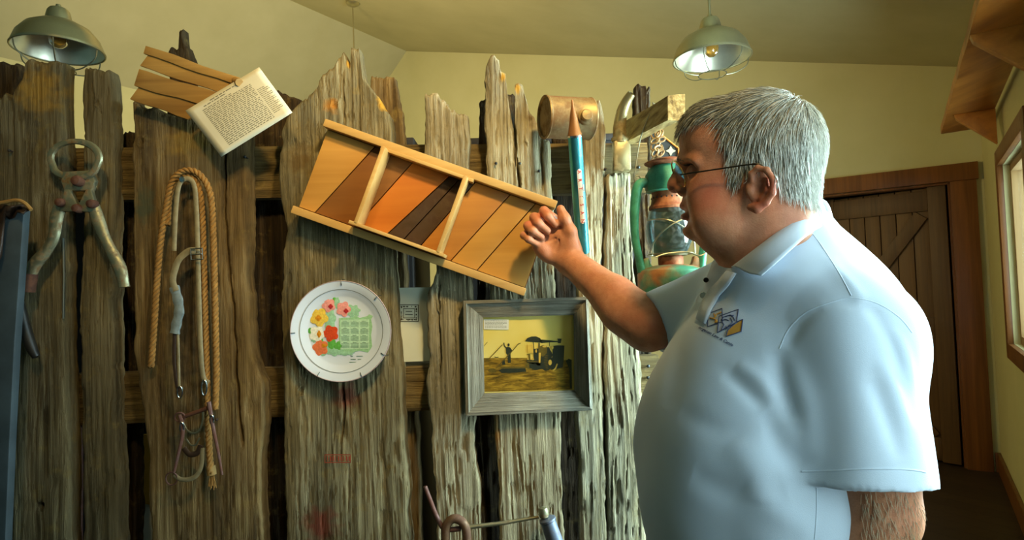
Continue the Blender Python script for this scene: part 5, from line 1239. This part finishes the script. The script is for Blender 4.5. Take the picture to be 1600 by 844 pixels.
# skin colour: redder ears, nose, cheeks, lips, knuckles (their own colour)
SK = Mat('skin', 0.48, spec=.35); at = SK.node('ShaderNodeAttribute'); at.attribute_name = 'red'
n1 = SK.noise(SK.vec((1, 1, 1), False), 55, 5, .65); n2 = SK.noise(SK.vec((1, 1, 1), False), 420, 3, .6); n3 = SK.noise(SK.vec((1, 1, 1), False), 18, 4, .6)
c = SK.ramp(n1, [(.3, C8(176, 114, 80)), (.7, C8(202, 140, 104))]); c = SK.mix(SK.ramp(n3, [(.45, G(0)), (.7, G(.45))]), c, C8(186, 104, 78))
c = SK.mix(at.outputs['Fac'], c, C8(196, 86, 66)); SK.color(c); SK.bump(n2, .35, .0012)
SK.b.inputs['Subsurface Weight'].default_value = .12; SK.b.inputs['Subsurface Radius'].default_value = (1.0, .35, .2); SK.b.inputs['Subsurface Scale'].default_value = .006
feet = Vector((BEL.x + .03, 1.01, 0))
man = mesh('person', V, Q, SK.m, None, 180, origin=feet)
tag(man, 'grey-haired person in white polo shirt and glasses reaching to the cutter', 'person')
red = np.zeros(len(V), np.float32)
def blush(p, r, a):
    global red
    red = np.maximum(red, a * np.exp(-(((V - np.array(p)) ** 2).sum(1)) / r ** 2))
for p_, r_, a_ in ((Hs(1205, 290, .086), .016, .65), (Hs(1190, 320, .08), .014, .6), (Hs(1052, 293), .014, .45), (Hs(1105, 305, .06), .030, .38), (Hs(1066, 325, .01), .012, .35), (Hs(1066, 340, .01), .012, .45), (P(850, 335, HYD - .02), .016, .4), (P(830, 350, HYD - .02), .02, .45), (P(877, 325, HYD), .012, .35)): blush(p_, r_, a_)
atr = man.data.attributes.new('red', 'FLOAT', 'POINT'); atr.data.foreach_set('value', red)
head_bvh = BVHTree.FromPolygons([tuple(q) for q in hv], [tuple(int(i) for i in q) for q in hq])

# ---- hair
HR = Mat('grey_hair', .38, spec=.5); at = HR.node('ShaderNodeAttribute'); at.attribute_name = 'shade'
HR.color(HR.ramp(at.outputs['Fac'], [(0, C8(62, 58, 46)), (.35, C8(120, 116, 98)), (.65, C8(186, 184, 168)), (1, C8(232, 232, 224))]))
hair_poly = [(1060, 150), (1064, 196), (1076, 190), (1090, 184), (1117, 178), (1129, 192), (1133, 226), (1136, 250), (1140, 282), (1150, 288), (1161, 274), (1170, 262), (1186, 256), (1204, 260), (1214, 284), (1219, 302), (1236, 310), (1262, 317), (1300, 330), (1320, 100), (1060, 100)]
def in_poly(x, y, poly_):
    c_ = False; j = len(poly_) - 1
    for i in range(len(poly_)):
        xi, yi = poly_[i]; xj, yj = poly_[j]
        if (yi > y) != (yj > y) and x < (xj - xi) * (y - yi) / (yj - yi) + xi: c_ = not c_
        j = i
    return c_
def near_px(p):
    """pixel of a head point, far side mirrored to the near side"""
    p = Vector(p)
    if (p - HC).dot(HS) < 0: p = mir(p)
    return proj(p)
hn = vnormals(hv, hq)
crown = Hs(1232, 150)
cen = hv[hq].mean(1); rr = random.Random(11)
ok = [i for i in range(0, len(cen)) if cen[i][2] > Hs(1200, 330).z]
sel = []
for i in ok:
    x, y = near_px(cen[i])
    if in_poly(x, y, hair_poly): sel.append(i)
print('HAIR faces', len(sel))
hb = MB(); shade = []
NST = 9000
hvL = []; hfL = []
for k in range(NST):
    i = sel[rr.randrange(len(sel))]; a, b, c_, d = hv[hq[i]]; u, w_ = rr.random(), rr.random()
    p = Vector(a * (1 - u) * (1 - w_) + b * u * (1 - w_) + c_ * u * w_ + d * (1 - u) * w_); n = Vector(hn[hq[i][0]])
    rel = p - crown; lat = (p - HC).dot(HS); fx = (p - HC).dot(HF); uz = (p - HC).z
    topness = max(0, n.z)
    dr = rel.normalized() * (.8 if topness > .4 else .35) + HF * (.9 * topness + .12) + UP * (-1.0 * (1 - topness) - .1) - HF * (.25 if uz < .02 and fx < 0 else 0)
    if fx > .055 and topness > .2: dr = HF * .9 + UP * -.5 + HS * (.35 if lat > -.01 else -.2)
    dr += Vector((rr.uniform(-1, 1), rr.uniform(-1, 1), rr.uniform(-1, 1))) * .22
    dr = (dr - n * dr.dot(n)).normalized()
    L = rr.uniform(.018, .034) * (1.25 if topness > .5 else 1.0)
    if uz < -.02: L *= .7
    lift = rr.uniform(.0015, .0075) * (1.1 if topness > .4 or fx < -.05 else .8)
    pts = [p - n * .001]; cur = p
    for s_ in range(1, 5):
        nxt = cur + dr * (L / 4); loc, nr, _, _ = head_bvh.find_nearest(nxt)
        if loc is None: break
        nr = Vector(nr)
        if nr.dot(n) < -.2: nr = n
        hgt = lift * (s_ / 4) ** .6; dd = (nxt - loc).dot(nr)
        over = fx > .06 and topness > .1
        cur = nxt if (over and dd > hgt) else loc + nr * hgt
        pts.append(cur); dr = (dr - nr * dr.dot(nr)).normalized() if not over else (dr + UP * -.12).normalized()
    r0 = rr.uniform(.00045, .00085)
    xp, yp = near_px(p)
    lit_tone = .22 + .45 * min(1, max(0, (xp - 1110) / 150)) + .25 * min(1, max(0, (yp - 170) / 60)) + .18 * min(1, max(0, (xp - 1215) / 45))  # grey tones, with the window's rim light at the back painted in
    sh_ = min(1, max(0, lit_tone + rr.gauss(0, .20)))
    t = (pts[-1] - pts[0]).normalized(); e1 = n.cross(t).normalized() if n.cross(t).length > 1e-4 else t.orthogonal(); e2 = t.cross(e1)
    base = len(hvL); m = len(pts)
    for j, q_ in enumerate(pts):
        r_ = r0 * (1 - .75 * (j / (m - 1)) ** 2)
        hvL += [q_ + e1 * r_, q_ - e1 * (r_ * .5) + e2 * (r_ * .8), q_ - e1 * (r_ * .5) - e2 * (r_ * .8)]; shade += [sh_] * 3
    for j in range(m - 1):
        for w2 in range(3): hfL.append((base + j * 3 + w2, base + j * 3 + (w2 + 1) % 3, base + j * 3 + 3 + (w2 + 1) % 3, base + j * 3 + 3 + w2))
# scalp cap just over the skin so that no skin shows between the hairs
vid = {}; cv = []; cf = []
for i in sel:
    f_ = []
    for q_ in hq[i]:
        if q_ not in vid: vid[q_] = len(cv); cv.append(hv[q_] + hn[q_] * .0016)
        f_.append(vid[q_])
    cf.append(f_)
base = len(hvL); hvL += [Vector(q_) for q_ in cv]; shade += [.22 + .3 * min(1, max(0, (proj(q_)[0] - 1110) / 150)) for q_ in cv]; hfL += [tuple(base + j for j in f_) for f_ in cf]  # cap colour also brightens towards the lit back of the head
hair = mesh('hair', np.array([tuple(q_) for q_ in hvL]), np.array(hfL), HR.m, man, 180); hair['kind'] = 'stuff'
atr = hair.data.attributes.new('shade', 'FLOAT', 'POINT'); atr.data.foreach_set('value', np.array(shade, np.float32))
# eyebrows
eb = MB()
for sg in (0, 1):
    for k in range(150):
        f = rr.random(); p = Hs(1062 + 28 * f, 250 + 7 * f + rr.uniform(-3, 3), .012 + .036 * f); p = p if sg == 0 else mir(p)
        loc, nr, _, _ = head_bvh.find_nearest(p); nr = Vector(nr); dr = (-HF * .8 + HS * (.5 if sg == 0 else -.5) + UP * rr.uniform(-.3, .3)).normalized()
        eb.tube([loc, loc + nr * .002 + dr * .004, loc + nr * .0025 + dr * .009], [.0006, .0005, .0002], 3)
eb.build('eyebrows', m_plain('brow_hair', C8(74, 64, 50), .6), man)['kind'] = 'stuff'

# ---- glasses
gl = bpy.data.objects.new('eyeglasses', None); gl.empty_display_size = .03; link(gl, man, Hs(1062, 272))
GF = m_metal('glasses_wire', C8(70, 64, 50), .3, .9); GLR = m_metal('glasses_rim', C8(196, 176, 110), .2, 1.0)
GLNM = m_glass('lens', (.98, .95, .88, 1), .04)
for sg in (0, 1):
    m_ = (lambda p: p) if sg == 0 else mir
    cgl = Hs(1060, 272, .031); e1 = (HS * math.cos(.34) - HF * math.sin(.34)); e2 = (UP * math.cos(.36) + HF * math.sin(.36))
    ring = [m_(cgl + e1 * (.0245 * math.cos(2 * pi * k / 32)) + e2 * (.0225 * math.sin(2 * pi * k / 32))) for k in range(32)]
    MB().tube(ring, .0011, 8, closed=True).build('rim', GLR, gl)
    mm = MB(); nrm_ = e1.cross(e2)
    mm.v = [q_ for q_ in ring]; mm.v.append(m_(cgl)); mm.f = [(k, (k + 1) % 32, 32) for k in range(32)]; mm.build('lens', GLNM, gl, 180)
    MB().tube([m_(q_) for q_ in smooth_path([Hs(1063, 273, .056), Hs(1090, 269, .066), Hs(1130, 263, .074), Hs(1172, 257, .080), Hs(1188, 258, .081), Hs(1200, 268, .078)], 5)], [.0012] * 16 + [.0016] * 10, 8).build('temple', GF, gl)
MB().tube(smooth_path([Hs(1054, 268, .010), Hs(1052, 265, 0), mir(Hs(1054, 268, .010))], 4), .001, 6).build('bridge', GLR, gl)

# ---- polo shirt
st = SDF((BF.x - .03, .70, .80), (BF.x + .50, 1.33, 1.60), .0042)
st.ell(CHE, (.150, .190, .20), None, 0)
st.ell(CHE + Vector((.045, .0, .0)), (.12, .190, .17), None, .05)
st.ell(BEL, (.195, .195, .27), None, .07)
st.ell(BEL + Vector((.07, .0, -.05)), (.135, .17, .26), None, .05)
st.cap(BEL + Vector((.02, 0, -.1)), BEL + Vector((.03, 0, -.4)), .18, .175, .05)
st.cap(NK + Vector((.01, 0, -.035)), S_L + Vector((.0, .0, -.012)), .052, .072, .03); st.cap(NK + Vector((.01, 0, -.035)), S_R, .055, .070, .03)
st.cap(NK + Vector((.030, 0, -.01)), CHE + Vector((.055, 0, .04)), .072, .115, .04)
st.ell(NK + Vector((.008, 0, -.058)), (.098, .108, .052), None, .03)
H_L = P(1352, 757, .828); st.cap(S_L, H_L + Vector((0, 0, -.05)), .078, .0890, .025)
st.ell(S_L + Vector((.004, 0, -.03)), (.080, .072, .08), None, .03)
H_R = P(1024, 508, 1.152); axr = (E_R - S_R).normalized(); st.cap(S_R, H_R + axr * .05, .074, .058, .03)
# open ends: hems, neck
ax_l = (H_L - S_L).normalized()
fl_ = st.f.copy()
def cut_sleeve(hem, axis_, rad, k=.003):
    """cut the sleeve square at its hem, only round the arm"""
    dx, dy, dz = st.X - hem.x, st.Y - hem.y, st.Z - hem.z; h = dx * axis_.x + dy * axis_.y + dz * axis_.z
    r = np.sqrt(np.maximum(0, dx * dx + dy * dy + dz * dz - h * h)); reg = np.maximum(r - rad, -h); st.f = np.maximum(st.f, -np.maximum(reg, h - .12))
# keep the trunk while cutting: rebuild trunk only, cut sleeves from the union, then join again
trunk = SDF((BF.x - .03, .70, .80), (BF.x + .50, 1.33, 1.60), .0042)
trunk.ell(CHE, (.150, .190, .20), None, 0); trunk.ell(CHE + Vector((.045, .0, .0)), (.12, .190, .17), None, .05); trunk.ell(BEL, (.195, .195, .27), None, .07)
trunk.ell(BEL + Vector((.07, .0, -.05)), (.135, .17, .26), None, .05); trunk.cap(BEL + Vector((.02, 0, -.1)), BEL + Vector((.03, 0, -.4)), .18, .175, .05)
cut_sleeve(H_L, ax_l, .125); cut_sleeve(H_R, axr, .11)
st.cap(H_L + ax_l * .02, H_L - ax_l * .05, .072, .068, .002, True); st.cap(H_R + axr * .02, H_R - axr * .03, .048, .046, .002, True)
st.f = np.minimum(st.f, trunk.f); del trunk
st.cap(NK + Vector((.012, 0, .16)), NK + Vector((.0, 0, .045)), .074, .060, .006, True)
st.cap(NK + Vector((-.045, 0, .03)), P(1120, 434, .965) + Vector((-.012, 0, .02)), .024, .008, .006, True)
st.plane(Vector((0, 0, .84)), (0, 0, -1), .006)
sv, sq = st.mesh(); del st, fl_
sv = relax(sv, sq, 2, .5)
sbvh = BVHTree.FromPolygons([tuple(q) for q in sv], [tuple(int(i) for i in q) for q in sq])
def cast(px_, py_, lift=0.0, tree=None):
    d = ray(px_, py_).normalized(); loc, nr, _, _ = (tree or sbvh).ray_cast(CAMPOS, d)
    if loc is None: loc, nr, _, _ = (tree or sbvh).find_nearest(P(px_, py_, .9))
    nr = Vector(nr); nr = nr if nr.dot(d) < 0 else -nr; return loc + nr * lift
def fold(pts, width, amp):
    """raise (or sink) a ridge of cloth along a line laid on the shirt"""
    global sv
    path = smooth_path([cast(*q) for q in pts], 6); A = np.array([tuple(q) for q in path]); n = vnormals(sv, sq)
    lo, hi = A.min(0) - width * 3, A.max(0) + width * 3; m = np.where(((sv > lo) & (sv < hi)).all(1))[0]
    if not len(m): return
    best = np.full(len(m), 9.0); tt = np.zeros(len(m))
    for i in range(len(A) - 1):
        ab = A[i + 1] - A[i]; t = np.clip(((sv[m] - A[i]) @ ab) / (ab @ ab + 1e-12), 0, 1); dd = np.linalg.norm(sv[m] - A[i] - t[:, None] * ab, axis=1); up_d = dd < best; best = np.where(up_d, dd, best); tt = np.where(up_d, (i + t) / (len(A) - 1), tt)
    sv[m] += n[m] * (amp * np.exp(-(best / width) ** 2) * np.clip(np.sin(pi * np.clip(tt, .02, .98)), 0, 1) ** .6)[:, None]
sv += vnormals(sv, sq) * ((vn(sv[:, 0] / .07, sv[:, 1] / .07, 3, sv[:, 2] / .10) - .5) * .010)[:, None]
for pts, w_, a in ((((1132, 580), (1165, 610), (1195, 640)), .010, -.008), (((1150, 568), (1185, 590), (1215, 625)), .010, .006), (((1215, 545), (1222, 600), (1240, 660)), .012, -.012), (((1200, 640), (1215, 690), (1250, 740)), .016, -.012),
                   (((1240, 560), (1262, 640), (1270, 720)), .014, .006), (((1375, 560), (1400, 610), (1425, 680)), .010, .007), (((1360, 590), (1390, 660), (1410, 720)), .010, -.008), (((1290, 400), (1330, 450), (1350, 480)), .010, .005),
                   (((1060, 640), (1120, 670), (1190, 672)), .016, -.006), (((1140, 690), (1180, 740), (1190, 790)), .02, .007), (((1080, 740), (1140, 770), (1230, 762)), .018, -.008), (((1160, 760), (1220, 800), (1270, 835)), .018, .006), (((1360, 480), (1390, 520), (1415, 590)), .010, -.007), (((1380, 500), (1410, 540), (1430, 600)), .008, .006),
                   (((1150, 470), (1200, 500), (1240, 505)), .02, -.004), (((1065, 520), (1055, 580), (1040, 640)), .02, -.005), (((1290, 480), (1250, 510), (1228, 545)), .008, -.006), (((1285, 480), (1330, 474), (1380, 490)), .008, -.005)): fold(pts, w_ * 1.1, a * .55)
SH = Mat('white_pique', .85, spec=.2); wv = SH.noise(SH.vec((1, 1, 1), False), 900, 2, .5); SH.color(C8(206, 218, 232)); SH.bump(wv, .25, .0008)
SH.b.inputs['Sheen Weight'].default_value = .25
shirt = mesh('polo_shirt', sv, sq, SH.m, man, 180); shirt['label'] = 'white short-sleeved polo shirt'
sbvh = BVHTree.FromPolygons([tuple(q) for q in sv], [tuple(int(i) for i in q) for q in sq])
def seam(pts, name='seam', r=.0011, lift=-.0003, n=8, mat=None): return MB().tube([cast(x, y, lift) for x, y in [tuple(q_)[:2] for q_ in smooth_path([Vector((a, b, 0)) for a, b in pts], n)]], r, 6).build(name, mat or SH.m, shirt)
seam(((1246, 340), (1275, 372), (1310, 425), (1330, 462)))
seam(((1218, 545), (1232, 515), (1260, 488), (1300, 472), (1332, 466), (1370, 474), (1405, 496), (1425, 520)))
seam(((1253, 737), (1290, 736), (1350, 733), (1400, 733), (1430, 735), (1446, 738)), r=.0014)
seam(((1276, 762), (1276, 800), (1273, 843)), r=.0010)
seam(((1021, 480), (1018, 492), (1022, 510), (1034, 532)), r=.0008)
# collar
def collar(sgn):
    fx = (lambda p: p) if sgn > 0 else (lambda p: Vector((p.x, 2 * NK.y - p.y, p.z)))
    top_ = smooth_path([P(1278, 312, .968), P(1262, 322, .930), P(1240, 342, .900), P(1205, 370, .888), P(1168, 399, .900), P(1138, 421, .935)], 6)
    low_ = smooth_path([P(1291, 350, .975), P(1286, 352, .905), P(1262, 368, .868), P(1236, 390, .850), P(1210, 413, .846), P(1189, 431, .856)], 6)
    m_ = MB(); n = len(top_); rows_ = 7
    for i in range(n):
        t, l = top_[i], low_[i]; ins_ = t + (NK - t) * .10 + Vector((0, 0, -.028)); ins_.z = t.z - .028
        m_.v.append(fx(ins_)); m_.v.append(fx(t + (NK - t) * .05 + Vector((0, 0, -.004))))
        for j in range(rows_ + 1):
            f = j / rows_; q_ = t.lerp(l, f); outw = (q_ - NK); outw.z = 0; outw = outw.normalized()
            m_.v.append(fx(q_ + outw * (.006 * math.sin(pi * f)) + UP * (.006 * math.sin(pi * min(1, f * 1.6)))))
    w_ = rows_ + 3
    for i in range(n - 1):
        for j in range(w_ - 1): m_.f.append((i * w_ + j, i * w_ + j + 1, i * w_ + w_ + j + 1, i * w_ + w_ + j))
    o = m_.build('collar', SH.m, shirt, 180); sd_ = o.modifiers.new('t', 'SOLIDIFY'); sd_.thickness = .003; sd_.offset = 0; return o
collar(1); collar(-1)
# placket with its two buttons
pk = MB(); le = [(1138, 424), (1126, 438), (1110, 455), (1098, 476), (1090, 500)]; ri = [(1152, 428), (1140, 446), (1125, 464), (1113, 486), (1104, 508)]
for a, b in zip(le, ri):
    for f in (0, .33, .66, 1): pk.v.append(cast(a[0] + (b[0] - a[0]) * f, a[1] + (b[1] - a[1]) * f, .003))
for i in range(len(le) - 1):
    for j in range(3): pk.f.append((i * 4 + j, i * 4 + j + 1, i * 4 + j + 5, i * 4 + j + 4))
o = pk.build('placket', SH.m, shirt, 180); sd_ = o.modifiers.new('t', 'SOLIDIFY'); sd_.thickness = .003; sd_.offset = 0
for x, y, m_, r in ((1107, 438, m_plain('black_button', C8(16, 16, 18), .3), .0042), (1102, 463, m_plain('pearl_button', C8(226, 230, 222), .2), .0052)):
    c = cast(x, y, .004); d = -ray(x, y).normalized(); MB().lathe([(r, -.001), (r, .001), (r * .8, .002), (r * .7, .0014), (0, .0013)], c, d, 18).build('button', m_, shirt)
# embroidered emblem: three slanted panels and a line of lettering
ez = lambda x, y: (1085 + x / 11.25, 475 + y / 11.25)
def patch(pts, lift, n=6):
    (a, b, c, d) = pts; v = []; f = []
    for i in range(n + 1):
        for j in range(n + 1):
            u, w_ = i / n, j / n; x = (a[0] * (1 - u) + b[0] * u) * (1 - w_) + (d[0] * (1 - u) + c[0] * u) * w_; y = (a[1] * (1 - u) + b[1] * u) * (1 - w_) + (d[1] * (1 - u) + c[1] * u) * w_
            v.append(cast(*ez(x, y), lift))
    for i in range(n):
        for j in range(n): f.append((i * (n + 1) + j, i * (n + 1) + j + 1, (i + 1) * (n + 1) + j + 1, (i + 1) * (n + 1) + j))
    return v, f
def outline(mb, pts, r=.0007, lift=.0012, closed=True):
    full = []
    pp_ = pts + [pts[0]] if closed else pts
    for a, b in zip(pp_[:-1], pp_[1:]):
        for k in range(4): full.append((a[0] + (b[0] - a[0]) * k / 4, a[1] + (b[1] - a[1]) * k / 4))
    if not closed: full.append(pts[-1])
    mb.tube([cast(*ez(x, y), lift) for x, y in full], r, 5, closed=closed)
NAVY = m_plain('navy_thread', C8(58, 66, 104), .7); GOLDT = m_plain('gold_thread', C8(206, 150, 62), .7); LILAC = m_plain('pale_lilac_thread', C8(196, 204, 226), .8); NAVD = m_plain('dark_navy_thread', C8(30, 46, 96), .7)
em = MB(); A_ = [(245, 180), (492, 85), (500, 320), (240, 405)]; B_ = [(440, 225), (780, 100), (745, 330), (410, 510)]; C_ = [(735, 330), (855, 275), (825, 490), (560, 575), (600, 450)]
em.add(*patch(B_, .0009)); em.build('emblem_panel', LILAC, shirt, 180)
em = MB(); em.add(*patch([(610, 440), (855, 275), (825, 490), (560, 575)], .0010)); em.build('emblem_panel', GOLDT, shirt, 180)
em = MB()
for pts in (A_, B_): outline(em, pts)
outline(em, [(735, 330), (855, 278), (828, 490), (560, 578), (590, 470)])
outline(em, [(480, 290), (520, 240), (600, 215), (700, 210)], .0006, .0016, False); outline(em, [(560, 230), (640, 200), (690, 240), (720, 300)], .0006, .0016, False); outline(em, [(480, 300), (560, 280), (610, 300)], .0006, .0016, False)
outline(em, [(490, 320), (530, 370), (480, 460)], .0006, .0016, False); outline(em, [(570, 400), (555, 440), (590, 440), (600, 410)], .0006, .0016, False); outline(em, [(640, 250), (680, 330), (600, 400)], .0005, .0016, False)
em.build('emblem_outline', NAVY, shirt, 180)
em = MB()
for pts in ([(280, 255), (340, 265), (380, 240), (350, 180)], [(380, 240), (400, 190), (480, 155)], [(340, 265), (390, 290), (370, 340)], [(390, 290), (410, 320), (380, 335)]): outline(em, pts, .0011, .0014, False)
em.build('emblem_deer', GOLDT, shirt, 180)
v, f = text_mesh('orgesen Law & Cattle', .0085, .25, .00012)
xs = [q_.x for q_ in v]; x0_, x1_ = min(xs), max(xs); t0x, t0y, t1x, t1y = 90, 412, 685, 735
L_ = math.hypot(t1x - t0x, t1y - t0y); dx_, dy_ = (t1x - t0x) / L_, (t1y - t0y) / L_; sc_ = L_ / (x1_ - x0_)
vv_ = [cast(*ez(t0x + (q_.x - x0_) * sc_ * dx_ + q_.y * sc_ * 1.0 * dy_, t0y + (q_.x - x0_) * sc_ * dy_ - q_.y * sc_ * 1.0 * dx_), .0011) for q_ in v]
mesh('emblem_lettering', vv_, f, NAVD, shirt, 0)
# forearm hairs on the near arm
ah = MB(); lbv = BVHTree.FromPolygons([tuple(q) for q in lv], [tuple(int(i) for i in q) for q in lq])
for k in range(170):
    x = rr.uniform(1345, 1442); y = rr.uniform(765, 850); d = ray(x, y).normalized(); loc, nr, _, _ = lbv.ray_cast(CAMPOS, d)
    if loc is None: continue
    nr = Vector(nr); dr = Vector((rr.uniform(-.2, .5), rr.uniform(-.2, .2), -1)); dr = (dr - nr * dr.dot(nr)).normalized()
    ah.tube([loc, loc + dr * .006 + nr * .002, loc + dr * .013 + nr * .0035], [.00035, .0003, .00015], 3)
ah.build('arm_hair', m_plain('pale_hair', C8(150, 130, 96), .5), man)['kind'] = 'stuff'
# trousers, belt and shoes (below the picture)
tr_ = SDF((BEL.x - .20, .80, .05), (BEL.x + .26, 1.24, 1.0), .008)
hipL, hipR = Vector((BEL.x + .04, .92, .88)), Vector((BEL.x + .04, 1.10, .88))
tr_.ell(Vector((BEL.x + .035, 1.01, .88)), (.17, .18, .13), None, 0)
for hp_ in (hipL, hipR):
    kn_ = hp_ + Vector((-.01, 0, -.42)); an_ = hp_ + Vector((.01, 0, -.79)); tr_.cap(hp_ + Vector((0, 0, -.03)), kn_, .095, .075, .04); tr_.cap(kn_, an_, .075, .062, .02)
jv, jq = tr_.mesh(); del tr_
mesh('trousers', jv, jq, m_plain('blue_denim', C8(54, 68, 98), .9, .2, 60), man, 180)
for hp_ in (hipL, hipR):
    ft = SDF((hp_.x - .24, hp_.y - .07, -.01), (hp_.x + .10, hp_.y + .07, .16), .006)
    ft.ell(Vector((hp_.x - .03, hp_.y, .05)), (.10, .046, .05), None, 0); ft.ell(Vector((hp_.x - .12, hp_.y, .035)), (.09, .048, .038), None, .03); ft.cap(Vector((hp_.x + .01, hp_.y, .06)), Vector((hp_.x + .01, hp_.y, .13)), .045, .045, .02); ft.plane(Vector((0, 0, .001)), (0, 0, -1), .0)
    fv, fq_ = ft.mesh(); mesh('shoe', fv, fq_, m_plain('brown_shoe', C8(70, 44, 28), .45), man, 180)
